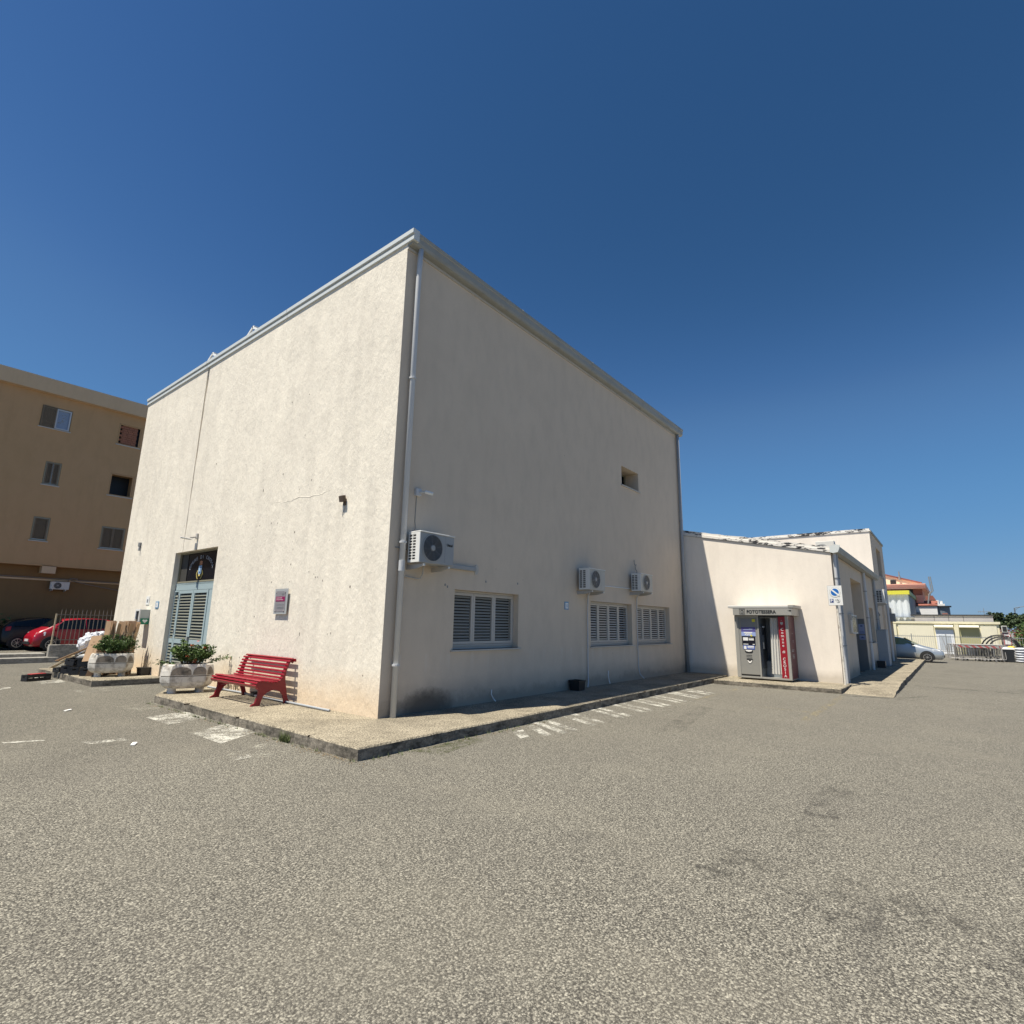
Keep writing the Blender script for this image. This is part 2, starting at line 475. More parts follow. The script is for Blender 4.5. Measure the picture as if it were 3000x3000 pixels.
def obj(name, mb, mat, parent=None, bevel=0, smooth=False, recalc=True):
    me = bpy.data.meshes.new(name)
    me.from_pydata(mb.v, [], mb.f)
    mats = mat if isinstance(mat, (list, tuple)) else [mat]
    for q in mats: me.materials.append(MC[q])
    if len(mats) > 1:
        for i, p in enumerate(me.polygons): p.material_index = mb.mi[i]
    if recalc:
        bm = bmesh.new(); bm.from_mesh(me); bmesh.ops.recalc_face_normals(bm, faces=bm.faces); bm.to_mesh(me); bm.free()
    if smooth:
        for p in me.polygons: p.use_smooth = True
    o = bpy.data.objects.new(name, me); COL.objects.link(o)
    if parent is not None: o.parent = parent
    if bevel:
        b = o.modifiers.new('bevel', 'BEVEL'); b.width = bevel; b.segments = 2; b.limit_method = 'ANGLE'; b.angle_limit = R(40)
    return o

def tag(o, label=None, cat=None, group=None, kind=None):
    if label: o['label'] = label
    if cat: o['category'] = cat
    if group: o['group'] = group
    if kind: o['kind'] = kind
    return o

def thing(name, label, cat, loc=(0, 0, 0), rz=0, group=None):
    o = bpy.data.objects.new(name, None); COL.objects.link(o)
    o.location = loc; o.rotation_euler = (0, 0, rz); o.empty_display_size = .2
    return tag(o, label, cat, group)

def copy_tree(o, parent=None):
    c = o.copy(); COL.objects.link(c)
    if parent is not None: c.parent = parent
    for ch in list(o.children): copy_tree(ch, c)
    return c

def txt(name, s, size, o, u, v, mat, parent, ext=.004, align='LEFT', font_sx=1.0, bold=0):
    cu = bpy.data.curves.new(name, 'FONT'); cu.body = s; cu.size = size; cu.align_x = align; cu.extrude = ext
    cu.offset = bold; cu.resolution_u = 3
    ob = bpy.data.objects.new(name, cu); COL.objects.link(ob)
    dg = bpy.context.evaluated_depsgraph_get(); dg.update()
    me = bpy.data.meshes.new_from_object(ob.evaluated_get(dg))
    bpy.data.objects.remove(ob)
    me.materials.clear(); me.materials.append(MC[mat])
    u, v = Vector(u).normalized(), Vector(v).normalized(); w = u.cross(v)
    M = Matrix((u * font_sx, v, w)).transposed().to_4x4(); M.translation = Vector(o)
    me.transform(M); me.name = name
    r = bpy.data.objects.new(name, me); COL.objects.link(r)
    if parent is not None: r.parent = parent
    return r

def wall(mb, o, u, n, u0, u1, z0, z1, holes, th=.35):
    """wall face in plane through o, along unit u and z, outward normal n; holes=(a,b,c,d) with reveals of depth th"""
    o, u, n = Vector(o), Vector(u), Vector(n); z = Vector((0, 0, 1))
    us = sorted({u0, u1, *[h[0] for h in holes], *[h[1] for h in holes]}); zs = sorted({z0, z1, *[h[2] for h in holes], *[h[3] for h in holes]})
    P = lambda a, b, d=0: o + u * a + z * b - n * d
    for i in range(len(us) - 1):
        for j in range(len(zs) - 1):
            cu, cz = (us[i] + us[i + 1]) / 2, (zs[j] + zs[j + 1]) / 2
            if any(h[0] < cu < h[1] and h[2] < cz < h[3] for h in holes): continue
            mb.quad(P(us[i], zs[j]), P(us[i + 1], zs[j]), P(us[i + 1], zs[j + 1]), P(us[i], zs[j + 1]))
    for h in holes:
        a, b, c, d = h[:4]; t = h[4] if len(h) > 4 else th
        mb.quad(P(a, c), P(a, c, t), P(a, d, t), P(a, d)); mb.quad(P(b, c), P(b, d), P(b, d, t), P(b, c, t))
        mb.quad(P(a, d), P(a, d, t), P(b, d, t), P(b, d)); mb.quad(P(a, c), P(b, c), P(b, c, t), P(a, c, t))

def prep(b):  # shift the mesh of a builder: identity, kept for readability
    return b
X, Y, Z = Vector((1, 0, 0)), Vector((0, 1, 0)), Vector((0, 0, 1))
GZ = -.145
L, WD, H, D = 12.516, 12.66, 8.162, 4.414

# ================================================================== SETTING
def jit_poly(pts, step=.18, amp=.012):
    out = []
    for i, a in enumerate(pts):
        b = pts[(i + 1) % len(pts)]; d = math.dist(a, b); k = max(1, int(d / step))
        for j in range(k):
            t = j / k; q = (a[0] + (b[0] - a[0]) * t, a[1] + (b[1] - a[1]) * t)
            if j: q = (q[0] + random.uniform(-amp, amp), q[1] + random.uniform(-amp, amp))
            out.append(q)
    return out
g = MB()
# ground sheet as a coarse grid so it can reach the horizon
xs = [-900, -200, -60, -30, -10, 0, 10, 20, 34, 60, 200, 900]
for i in range(len(xs) - 1):
    for j in range(len(xs) - 1):
        g.quad((xs[i], xs[j], GZ), (xs[i + 1], xs[j], GZ), (xs[i + 1], xs[j + 1], GZ), (xs[i], xs[j + 1], GZ))
tag(obj('asphalt_ground', g, 'asphalt', recalc=False), 'grey coarse chip asphalt of the car park', kind='structure')

def slab(name, pts, ztop, zbot, label, amp=.012, mat=('concrete_top', 'concrete_kerb')):
    P = jit_poly(pts, amp=amp); n = len(P); mb = MB()
    # rounded arris: top inset ring
    cx = sum(p[0] for p in P) / n; cy = sum(p[1] for p in P) / n
    zt = ztop if callable(ztop) else (lambda x, y: ztop)
    bot = [(x, y, zbot) for x, y in P]
    nrm = []
    for i in range(n):
        a = Vector(P[i - 1]); b = Vector(P[(i + 1) % n]); t = (b - a).normalized(); nrm.append(Vector((t.y, -t.x)))
    area = sum(P[i][0] * P[(i + 1) % n][1] - P[(i + 1) % n][0] * P[i][1] for i in range(n))
    sg = -1 if area > 0 else 1
    mid = [(P[i][0], P[i][1], zt(*P[i]) - .018) for i in range(n)]
    top = [(P[i][0] + nrm[i].x * sg * .018, P[i][1] + nrm[i].y * sg * .018, zt(*P[i])) for i in range(n)]
    mb.cur = 1
    mb.add(bot + mid, [(i, (i + 1) % n, n + (i + 1) % n, n + i) for i in range(n)])
    mb.cur = 0
    mb.add(mid + top, [(i, (i + 1) % n, n + (i + 1) % n, n + i) for i in range(n)])
    mb.add(top, [tuple(range(n))])
    o = obj(name, mb, list(mat))
    return tag(o, label, kind='structure')
slab('pavement', [(-1.36, -1.40), (3.4, -1.37), (5.5, -1.33), (9.2, -1.325), (11.55, -1.33), (12.40, -1.30), (12.8, .3), (.3, .3), (.3, 5.98), (-.75, 5.98), (-1.27, 5.08)], 0, GZ - .1, 'raised concrete pavement round the foot of the large hall')
slab('pavement', [(10.80, -1.42), (10.86, -4.58), (12.9, -4.60), (12.9, -1.42)], -.022, GZ - .1, 'short lower concrete pavement in front of the photo booth')
def rampz(x, y): return GZ + .006 + min(1, max(0, (x - 10.9) / 2.6)) * (-.0 - GZ - .006)
def ramp_slab():
    mb = MB(); xs = [10.92 + i * .3 for i in range(66)]
    a = [(x, -4.62 if x < 12.6 else -4.3, rampz(x, 0)) for x in xs]
    b = [(x + random.uniform(-.02, .02), -5.66 + random.uniform(-.018, .018), rampz(x, 0)) for x in xs]
    c = [(q[0], q[1] - .01, GZ - .1) for q in b]; n = len(xs)
    for i in range(n - 1):
        mb.cur = 0; mb.quad(a[i], b[i], b[i + 1], a[i + 1])
        mb.cur = 1; mb.quad(b[i], c[i], c[i + 1], b[i + 1])
        mb.quad(a[i], a[i + 1], (a[i + 1][0], a[i + 1][1], GZ - .1), (a[i][0], a[i][1], GZ - .1))
    mb.quad(a[0], (a[0][0], a[0][1], GZ - .1), c[0], b[0])
    mb.quad(a[-1], b[-1], c[-1], (a[-1][0], a[-1][1], GZ - .1))
    tag(obj('pavement', mb, ['concrete_top', 'concrete_kerb']), 'concrete pavement ramping up beside the entrance of the low wing', kind='structure')
ramp_slab()
slab('pavement', [(-1.37, 8.61), (-.15, 8.40), (.3, 8.38), (.3, 12.9), (-1.50, 12.9), (-1.43, 12.27)], 0, GZ - .1, 'small raised concrete island with the scrap pile')
mb = MB()
for x_ in (1.9, 4.35, 6.4, 8.3, 10.1): mb.box(x_, x_ + .008, -1.372, -1.2, -.02, .0015)
for y_ in (-.35, 1.6, 3.5): mb.box(-1.366, -1.15, y_, y_ + .006, -.02, .0015)
o = obj('kerb_joints', mb, 'soil'); tag(o, 'narrow dark joints across the kerb of the hall pavement', kind='structure')
# upper street at the left: two low steps then rising ground
mb = MB()
def tread(x0, x1, y0, y1, z0, z1):
    mb.box(x0, x1, y0, y1, z0, z1)
tread(-30, -.10, 17.35, 17.85, GZ - .1, .03)
tread(-30, -.38, 17.83, 18.6, GZ - .12, .14)
tag(obj('steps', mb, 'concrete_grey', bevel=.015), 'two long low concrete steps at the edge of the car park', kind='structure')
mb = MB()
mb.quad((-40, 18.5, .135), (30, 18.5, .135), (30, 23.5, -.13), (-40, 23.5, -.13)); mb.quad((-40, 23.5, -.13), (30, 23.5, -.13), (30, 60, -.13), (-40, 60, -.13))
mb.quad((-40, 18.5, GZ - .1), (30, 18.5, GZ - .1), (30, 18.5, .135), (-40, 18.5, .135))
tag(obj('street', mb, 'asphalt'), 'grey asphalt street in front of the tan apartment block', kind='structure')

# painted markings, thin sheets 4 mm above the ground
def paint(name, polys, mat, label):
    mb = MB()
    for p in polys:
        mb.add([(x, y, GZ + .004) for x, y in p], [tuple(range(len(p)))])
    return tag(obj(name, mb, mat, recalc=False), label, kind='structure')
paint('zebra_marking', [[(-1.95, 3.40), (-1.30, 3.60), (-1.27, 2.72), (-1.95, 2.48)], [(-1.98, 1.62), (-1.28, 1.98), (-1.30, 1.05), (-2.0, .62)], [(-1.97, 9.9), (-1.5, 10.1), (-1.45, 10.9), (-1.97, 10.6)], [(-1.95, 11.3), (-1.55, 11.5), (-1.6, 12.2), (-1.95, 12.0)]], 'paint_white', 'worn white zebra blocks beside the kerb')
paint('zebra_marking', [[(-1.95, 4.95), (-1.3, 5.1), (-1.25, 4.2), (-1.95, 4.0)], [(-2.25, -.05), (-1.45, .35), (-1.38, -.35), (-2.2, -.55)], [(-1.9, 8.3), (-.3, 8.3), (-.2, 7.5), (-1.8, 7.5)]], 'paint_faint', 'faded white zebra blocks beside the kerb')
paint('bay_dash', [[(-3.15, 1.98), (-2.72, 1.86), (-2.70, 1.68), (-3.1, 1.75)], [(-3.80, 2.64), (-3.44, 2.46), (-3.42, 2.38), (-3.80, 2.54)], [(-2.24, -.18), (-2.04, -.20), (-2.06, -.34), (-2.26, -.36)], [(-5.5, 6.0), (-2.6, 9.7), (-2.6, 9.45), (-5.5, 5.75)]], 'paint_white', 'worn white dashes of an old parking bay')
hp = []
for x in (2.0, 2.88, 3.86, 4.76, 5.66, 6.52, 7.52, 8.4):
    w = .17; s = .26
    for q in (-.12, .16):
        hp.append([(x + q + s, -1.22), (x + q + s + .15, -1.26), (x + q - .22 + .15, -2.24), (x + q - .22, -2.24)])
hp += [[(1.75, -1.5), (1.95, -1.5), (1.5, -2.15), (1.32, -2.15)], [(1.25, -1.62), (1.5, -1.62), (1.15, -2.0), (.95, -2.0)]]
paint('hatch_marking', hp, 'paint_white', 'white hatched no-parking stripes along the shaded pavement')
hf = []
for x in (2.0, 2.88, 3.86, 4.76, 5.66, 6.52, 7.52, 8.4): hf.append([(x + .29, -1.30), (x + .42, -1.30), (x - .10, -2.24), (x - .19, -2.24)]); hf.append([(x - .34, -2.12), (x + .08, -2.12), (x + .06, -2.26), (x - .38, -2.26)])
paint('hatch_fill', hf, 'paint_faint', 'worn remains of white paint between the hatched stripes')
paint('bay_line', [[(6.95, -2.26), (8.5, -2.26), (8.5, -2.36), (6.95, -2.36)], [(9.3, -2.27), (10.75, -2.25), (10.75, -2.36), (9.3, -2.38)], [(5.6, -4.64), (10.4, -4.60), (10.4, -4.75), (5.6, -4.79)], [(7.0, -2.30), (7.0, -2.42), (6.9, -4.6), (6.78, -4.6)]], 'paint_orange', 'worn yellow-orange parking bay lines by the photo booth')
paint('ground_seam', [[(21.7, -5.66), (21.8, -5.66), (20.8, -7.7), (20.65, -7.7)], [(14.9, -5.9), (15.0, -5.9), (14.75, -8.3), (14.62, -8.3)], [(10.42, -4.62), (10.5, -4.6), (10.72, -5.3), (10.72, -6.1), (10.66, -6.1), (10.62, -5.3)], [(10.85, -5.75), (11.9, -6.3), (11.9, -6.24), (10.9, -5.68)]], 'seam_dark', 'dark seams and cracks in the asphalt of the car park')
paint('oil_stain', [[(24.7, -6.5), (24.3, -7.3), (23.2, -7.3), (23.3, -6.5)], [(-1.0, -5.45), (-1.0, -6.2), (-1.25, -7.1), (-1.7, -7.1), (-1.75, -6.3), (-1.55, -5.4)], [(-.6, -5.75), (1.3, -5.7), (1.3, -6.0), (-.6, -6.05)], [(2.5, -3.2), (6.0, -2.7), (6.0, -3.0), (2.5, -3.6)]], 'oil_dark', 'darker oily worn patches on the asphalt')
paint('moss_stain', [[(-.6, -1.45), (.6, -1.43), (.5, -1.72), (-.5, -1.88)]], 'moss_green', 'green mossy patch on the asphalt at the kerb below the corner')
paint('dust_marking', [[(-3.9, -3.0 - 2.1), (-3.75, -5.1), (-3.3, -6.0), (-3.5, -6.0)], [(-1.2, -7.35), (-.9, -7.3), (-1.35, -7.9), (-1.5, -7.9)]], 'paint_dust', 'pale dusty streaks on the car park')

# ================================================================== MAIN HALL
def frame_rect(mb, o, u, n, a, b, c, d, w, t, dep=0):
    """rectangular frame a..b, c..d, member width w, thickness t (outwards), set back dep"""
    o, u, n = Vector(o), Vector(u), Vector(n)
    def bx(a0, a1, c0, c1):
        cen = o + u * (a0 + a1) / 2 + Z * (c0 + c1) / 2 - n * (dep - t / 2)
        mb.obox(cen, u, n, Z, abs(a1 - a0) / 2, t / 2, abs(c1 - c0) / 2)
    bx(a, b, d - w, d); bx(a, b, c, c + w); bx(a, a + w, c + w, d - w); bx(b - w, b, c + w, d - w)

def slats(parent, o, u, n, a, b, c, d, cnt, mat, tilt=35, dep=0, wd=None, name='slat', skip=()):
    o, u, n = Vector(o), Vector(u), Vector(n); pitchz = (d - c) / cnt; wd = wd or pitchz * (.92 if 'door' in mat else .60 if 'pale' in mat else .70)
    ca, sa = math.cos(R(tilt)), math.sin(R(tilt)); me = None
    for i in range(cnt):
        if i in skip: continue
        z = c + pitchz * (i + .5)
        cen = o + u * (a + b) / 2 + Z * z - n * dep
        if me is None:
            mb = MB(); mb.obox((0, 0, 0), u, (Z * ca - n * sa), (n * ca + Z * sa), (b - a) / 2, wd / 2, .004)
            ob = obj(name, mb, mat, parent); me = ob.data
        else:
            ob = bpy.data.objects.new(name, me); COL.objects.link(ob); ob.parent = parent
        ob.location = cen; ob.rotation_euler = (0, 0, 0)

hall = thing('town_hall', 'large pale plastered flat-roofed hall with sunlit left wall and shaded right wall', 'building', (0, 0, 0))
w1 = [(1.55, 3.43, .97, 2.035), (6.34, 8.585, .93, 2.03), (8.94, 11.21, .93, 2.03), (8.16, 9.25, 5.40, 5.965, .5)]
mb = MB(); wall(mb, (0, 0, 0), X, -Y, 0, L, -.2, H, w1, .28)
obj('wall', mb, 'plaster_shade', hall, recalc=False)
DR = (6.21, 8.66, -.12, 3.085)
mb = MB()
JY = 8.24
wall(mb, (0, 0, 0), Y, -X, 0, JY - .13, 3.085, H, [], .3)
wall(mb, (0, 0, 0), Y, -X, JY, WD, 3.085, H, [], .3)
wall(mb, (0, 0, 0), Y, -X, 0, WD, -.2, 3.085, [DR[:2] + (-.2, 3.085, .38)], .3)
# flush strip whose edge wanders, leaving the joint gap beside it
n_ = 30; ed = []
for i in range(n_ + 1):
    t_ = i / n_; z_ = 3.085 + (H - 3.085) * t_
    ed.append((JY - (.028 + .095 * t_ ** 1.4) + (.010 * math.sin(i * 1.1) + random.uniform(-.004, .004) if i < n_ else 0), z_))
for i in range(n_):
    (ya, za), (yb, zb_) = ed[i], ed[i + 1]
    mb.quad((0, JY - .13, za), (0, ya, za), (0, yb, zb_), (0, JY - .13, zb_))
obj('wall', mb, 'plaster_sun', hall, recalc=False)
mb = MB()
for i in range(n_):
    (ya, za), (yb, zb_) = ed[i], ed[i + 1]
    mb.quad((0, ya, za), (.09, ya, za), (.09, yb, zb_), (0, yb, zb_)); mb.quad((.09, ya, za), (.09, JY, za), (.09, JY, zb_), (.09, yb, zb_))
    mb.quad((0, JY, za), (.09, JY, za), (.09, JY, zb_), (0, JY, zb_))
obj('expansion_joint', mb, 'plaster_sun', hall, recalc=False)
mb = MB()
mb.quad((0, WD, -.2), (L, WD, -.2), (L, WD, H), (0, WD, H)); mb.quad((L, 0, -.2), (L, WD, -.2), (L, WD, H), (L, 0, H))
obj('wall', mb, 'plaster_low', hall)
mb = MB(); mb.box(.02, L - .02, .02, WD - .02, H - .02, H + .16); obj('roof', mb, 'roofing', hall)
# sunlit side: stepped metal verge in two lips
mb = MB()
prof = [(0, H - .002), (-.026, H - .002), (-.030, H + .004), (-.030, H + .086), (-.012, H + .092), (-.012, H + .112), (-.048, H + .118), (-.052, H + .126), (-.052, H + .206), (-.04, H + .214), (.10, H + .214), (.10, H - .002)]
mb.prism(prof, (0, -.195, 0), X, Z, Y, WD + .225)
obj('verge_trim', mb, 'trim_metal', hall)
# shaded side: deep box gutter with soffit
mb = MB()
mb.prism([(0, H - .06), (-.03, H - .05), (-.10, H - .045), (-.135, H - .03), (-.155, H + .02), (-.16, H + .12), (-.175, H + .14), (-.18, H + .20), (-.165, H + .212), (0, H + .212)], (.0, 0, 0), Y, Z, X, L + .15)
obj('gutter', mb, 'gutter_metal', hall)
mb = MB(); mb.box(.0, L, -.025, 0, H - .11, H - .062)
obj('cornice_bead', mb, 'sill_marble', hall)

for x_ in (3.2, 6.3, 9.4):
    q = MB(); q.prism([(-.005, H - .062), (-.10, H - .05), (-.140, H - .034), (-.160, H + .02), (-.165, H + .12), (-.181, H + .14), (-.186, H + .20), (-.17, H + .220), (0, H + .220)], (x_, 0, 0), Y, Z, X, .035); obj('gutter_joint', q, 'gutter_metal', hall)
for y_ in (8.26, 4.1):
    q = MB(); q.box(-.0535, -.02, y_, y_ + .012, H + .120, H + .208); q.box(-.0315, -.01, y_, y_ + .012, H, H + .088); obj('verge_joint', q, 'sign_grey', hall)

def downpipe(parent, x, y, z0, z1, r, clamps, mat='pipe_grey', n=Y, jog=None):
    p = MB()
    pts = [(x, y, z0), (x, y, z1)] if not jog else jog
    p.tube(pts, r, 14)
    o = obj('downpipe', p, mat, parent, smooth=False)
    for q in o.data.polygons: q.use_smooth = len(q.vertices) == 4
    for c in clamps:
        q = MB(); q.tube([(x, y, c - .012), (x, y, c + .012)], r + .012, 14); q.box(x - .012, x + .012, y, y + .07, c - .012, c + .012) if n == Y else q.box(x, x + .07, y - .012, y + .012, c - .012, c + .012)
        obj('pipe_clamp', q, mat, o)
    return o
downpipe(hall, 0, 0, 0, 0, .048, [], jog=[(.23, -.075, 0.0), (.23, -.075, H - .75), (.23, -.08, H - .5), (.23, -.10, H - .04)])
pp = [c for c in hall.children if c.name.startswith('downpipe')][0]
for c in (.78, 2.72, 5.6):
    q = MB(); q.tube([(.23, -.075, c - .015), (.23, -.075, c + .015)], .064, 14); q.box(.215, .245, -.03, 0, c - .012, c + .012); obj('pipe_clamp', q, 'pipe_grey', pp)
q = MB(); q.tube([(.23, -.075, 2.25), (.23, -.075, 2.42)], .054, 14); obj('pipe_collar', q, 'pipe_grey', pp)
downpipe(hall, L - .14, -.07, 0, H - .02, .05, (1.0, 2.8, 5.0, 7.2), mat='pipe_dark')

def shutter_window(parent, a, b, c, d, leaves, cnt, fm='alu_grey', sm='slat_grey', dep=.16, tilts=None, open_gap=None):
    w = MB(); o = (0, 0, 0)
    frame_rect(w, o, X, -Y, a + .003, b - .003, c + .05, d - .003, .035, .05, dep + .02)
    wo_ = obj('window', w, fm, parent)
    q = MB(); q.obox(((a + b) / 2, dep + .10, (c + d) / 2), X, Y, Z, (b - a) / 2 - .01, .004, (d - c) / 2 - .01); obj('pane', q, 'dark_glass', wo_)
    q = MB(); q.box(a - .06, b + .06, -.045, dep + .09, c - .03, c); obj('sill', q, 'sill_marble', wo_, bevel=.004)
    q = MB(); q.box(a + .003, b - .003, dep - .015, dep + .05, c + .0005, c + .055); obj('threshold', q, fm, wo_)
    W = (b - a - .07) / leaves
    for i in range(leaves):
        x0 = a + .035 + W * i; x1 = x0 + W
        f = MB(); frame_rect(f, o, X, -Y, x0 + .003, x1 - .003, c + .09, d - .042, .05, .038, dep)
        obj('shutter_leaf', f, fm, wo_, bevel=.003)
        t = 24 if not tilts else tilts[i]
        slats(wo_, o, X, -Y, x0 + .054, x1 - .054, c + .14, d - .092, cnt, sm, t, dep - .012)
    return wo_
shutter_window(hall, *w1[0], 3, 15)
shutter_window(hall, *w1[1], 4, 14, sm='slat_pale', tilts=(25, -8, 28, 40))
shutter_window(hall, *w1[2], 4, 14, sm='slat_pale', tilts=(12, 20, 26, 26))
# small deep window
a, b, c, d = w1[3][:4]
w = MB(); frame_rect(w, (0, 0, 0), X, -Y, a, b, c, d, .05, .04, .46); wo_ = obj('window', w, 'frame_olive', hall)
q = MB(); q.obox(((a + b) / 2, .49, (c + d) / 2), X, Y, Z, (b - a) / 2, .004, (d - c) / 2); obj('pane', q, 'dark_glass', wo_)
q = MB(); q.box(a + .26, a + .30, .43, .47, c + .05, d - .05); obj('mullion', q, 'frame_olive', wo_)
q = MB(); q.box(a - .04, b + .05, -.04, .46, c - .035, c); obj('sill', q, 'sill_marble', wo_)

# entrance door on the sunlit wall (plane x = .16, recess from the outer face)
RX = .16
door = MB(); frame_rect(door, (RX, 0, 0), Y, -X, DR[0] + .002, DR[1] - .002, -.06, 2.30, .05, .05, 0)
door.box(RX - .05, RX + .02, DR[0] + .002, DR[1] - .002, 2.12, 2.30)
dr = obj('door', door, 'shutter_blue', hall)
q = MB(); q.box(RX + .06, RX + .07, DR[0], DR[1], -.1, 2.14); obj('backing', q, 'interior_dark', dr)
q = MB(); q.box(-.02, RX + .05, DR[0] + .002, DR[1] - .002, -.16, -.06); obj('threshold', q, 'sill_marble', dr, bevel=.004)
lw = [(6.67, 7.50), (7.51, 8.36), (8.37, 8.64)]
for i, (y0, y1) in enumerate(lw):
    mw = .075 if i < 2 else .03
    f = MB(); frame_rect(f, (RX, 0, 0), Y, -X, y0, y1, -.02, 2.11, mw, .04, -.02)
    f.box(RX - .055, RX - .018, y0 + mw, y1 - mw, .82, .93)
    obj('shutter_leaf', f, 'shutter_blue', dr, bevel=.004)
    slats(dr, (RX, 0, 0), Y, -X, y0 + mw + .005, y1 - mw - .005, .07, .815, 10, 'slat_door', 36, -.035)
    slats(dr, (RX, 0, 0), Y, -X, y0 + mw + .005, y1 - mw - .005, .935, 2.02, 15, 'slat_door', 36, -.035)
q = MB(); q.box(RX - .10, RX - .06, 7.42, 7.46, .86, 1.0); obj('handle', q, 'iron_grey', dr)
for zz_ in (.35, 1.05, 1.9):
    q = MB(); q.box(RX - .075, RX - .055, 8.345, 8.37, zz_, zz_ + .11); obj('hinge', q, 'iron_grey', dr)
# transom with dark glass, crest and lettering
tr = MB(); frame_rect(tr, (RX, 0, 0), Y, -X, DR[0] + .002, DR[1] - .002, 2.31, 3.08, .035, .04, 0)
tro = obj('transom', tr, 'frame_olive', hall)
q = MB(); q.box(RX + .01, RX + .02, DR[0], DR[1], 2.31, 3.08); obj('pane', q, 'dark_glass', tro)
q = MB(); q.box(RX, RX + .006, 8.22, 8.60, 2.345, 3.045); obj('curtain_strip', q, 'shutter_dark', tro)
q = MB(); q.box(RX - .045, RX + .02, 6.4, 6.66, -.05, 2.12); obj('side_frame', q, 'shutter_blue', dr)
cy_, cz_, ry, rz_ = 7.42, 2.60, .62, .29
word = "COMUNE DI CROSIA"
for i, ch in enumerate(word):
    if ch == ' ': continue
    th = R(170 - 160 * i / (len(word) - 1))
    yy = cy_ - ry * math.cos(th); zz_ = cz_ + rz_ * math.sin(th)
    tang = Vector((0, -math.sin(th) * ry, -math.cos(th) * rz_)).normalized()
    tang = (tang + Vector((0, -.35, 0))).normalized()
    txt('letter', ch, .125, (RX + .004, yy, zz_), tang, (-X).cross(tang), 'letter_silver', tro, .002, 'CENTER', 1.0)
def disc(mb, c, ry_, rz_, n=20, x=0, th=.004):
    mb.prism([(math.cos(2 * PI * k / n) * ry_, math.sin(2 * PI * k / n) * rz_) for k in range(n)], c, Y, Z, X, th)
RF = RX + .004
q = MB(); disc(q, (RF, 7.44, 2.80), .075, .034); disc(q, (RF, 7.44, 2.755), .09, .022); obj('crest_crown', q, 'crest_brick', tro)
q = MB(); q.prism([(-.09, .13), (.09, .13), (.09, -.04), (.05, -.10), (0, -.13), (-.05, -.10), (-.09, -.04)], (RF, 7.46, 2.585), Y, Z, X, .004); obj('crest_shield', q, 'crest_sky', tro)
q = MB(); q.box(RF - .003, RF, 7.40, 7.52, 2.455, 2.50); obj('crest_band', q, 'crest_gold', tro)
q = MB(); q.box(RF - .003, RF, 7.41, 7.43, 2.60, 2.70); q.box(RF - .003, RF, 7.385, 7.455, 2.655, 2.68); q.box(RF - .003, RF, 7.44, 7.50, 2.53, 2.57); obj('crest_tree', q, 'sign_navy', tro)
q = MB(); random.seed(3)
for sgn in (-1, 1):
    for k in range(11):
        t = k / 10; yy = 7.46 + sgn * (.03 + .13 * math.sin(PI * (.15 + .62 * t))); zz_ = 2.385 + .20 * t
        for s2 in (-1, 1):
            q.prism([(0, 0), (.012, .010), (.034, .0), (.012, -.010)], (RF - .002, yy, zz_), (Y * s2 + Z * .7).normalized(), (Z - Y * .7 * s2).normalized(), X, .003)
obj('crest_wreath', q, 'crest_gold', tro)

# small chips in the sunlit plaster and the repaired hairline crack
mb = MB(); random.seed(61)
for cy, cz in [(4.32, 5.98), (2.86, 5.99), (3.52, 5.98), (2.87, 5.11), (2.88, 3.98), (2.88, 3.93), (2.15, 3.92), (2.47, 4.11), (3.58, 4.4), (3.85, 3.39), (3.6, 3.37), (4.33, 3.39), (0.37, 3.27), (2.9, 3.12), (3.61, 3.12), (4.35, 4.16), (2.86, 4.64), (4.34, 2.2), (2.9, 2.16), (2.26, 2.32), (2.09, 2.27), (2.03, 2.21), (1.96, 2.21), (1.79, 2.14), (4.13, 1.49), (4.73, 1.19), (2.38, 1.2), (2.38, 1.17), (1.5, 1.21), (1.4, 1.23), (4.56, 0.67), (1.93, 0.73), (0.43, 0.6), (0.95, 2.01), (3.59, 2.17), (2.92, 2.49), (2.9, 2.78), (6.9, 5.2), (9.6, 4.4), (10.3, 2.6), (5.3, 4.9), (5.0, 3.5)]:
    k = random.randint(5, 7); r_ = random.uniform(.008, .020); zs = random.uniform(1, 2.4) if (cy, cz) != (4.32, 5.98) else 2.6
    r_ *= .8
    mb.add([(-.003, cy + math.cos(2 * PI * i / k) * r_ * random.uniform(.6, 1.2), cz + math.sin(2 * PI * i / k) * r_ * zs * random.uniform(.6, 1.2)) for i in range(k)], [tuple(range(k))])
o = obj('plaster_chips', mb, 'rust_brown', hall, recalc=False); o['kind'] = 'stuff'
for pts_ in ([(3.98, 3.80), (3.80, 3.83), (3.64, 3.82), (3.50, 3.785), (3.37, 3.78), (3.24, 3.795), (3.12, 3.78), (3.05, 3.80), (2.95, 3.81), (2.85, 3.825), (2.75, 3.81), (2.6, 3.79), (2.48, 3.77), (2.35, 3.785), (2.22, 3.77), (2.06, 3.77), (1.95, 3.80), (1.85, 3.81), (1.61, 3.82)],):
    q = MB(); rings_ = []
    for i, (a_, b_) in enumerate(pts_):
        e_ = .002 + .0045 * math.sin(PI * i / (len(pts_) - 1)); rings_.append([(.002, a_, b_ + e_ * 2.2), (-e_ * .8, a_, b_ + e_ * .6), (-e_ * .5, a_, b_ - e_ * .8), (.002, a_, b_ - e_ * 2)])
    q.loft(rings_); obj('plaster_ridge', q, 'plaster_sun', hall, recalc=True)

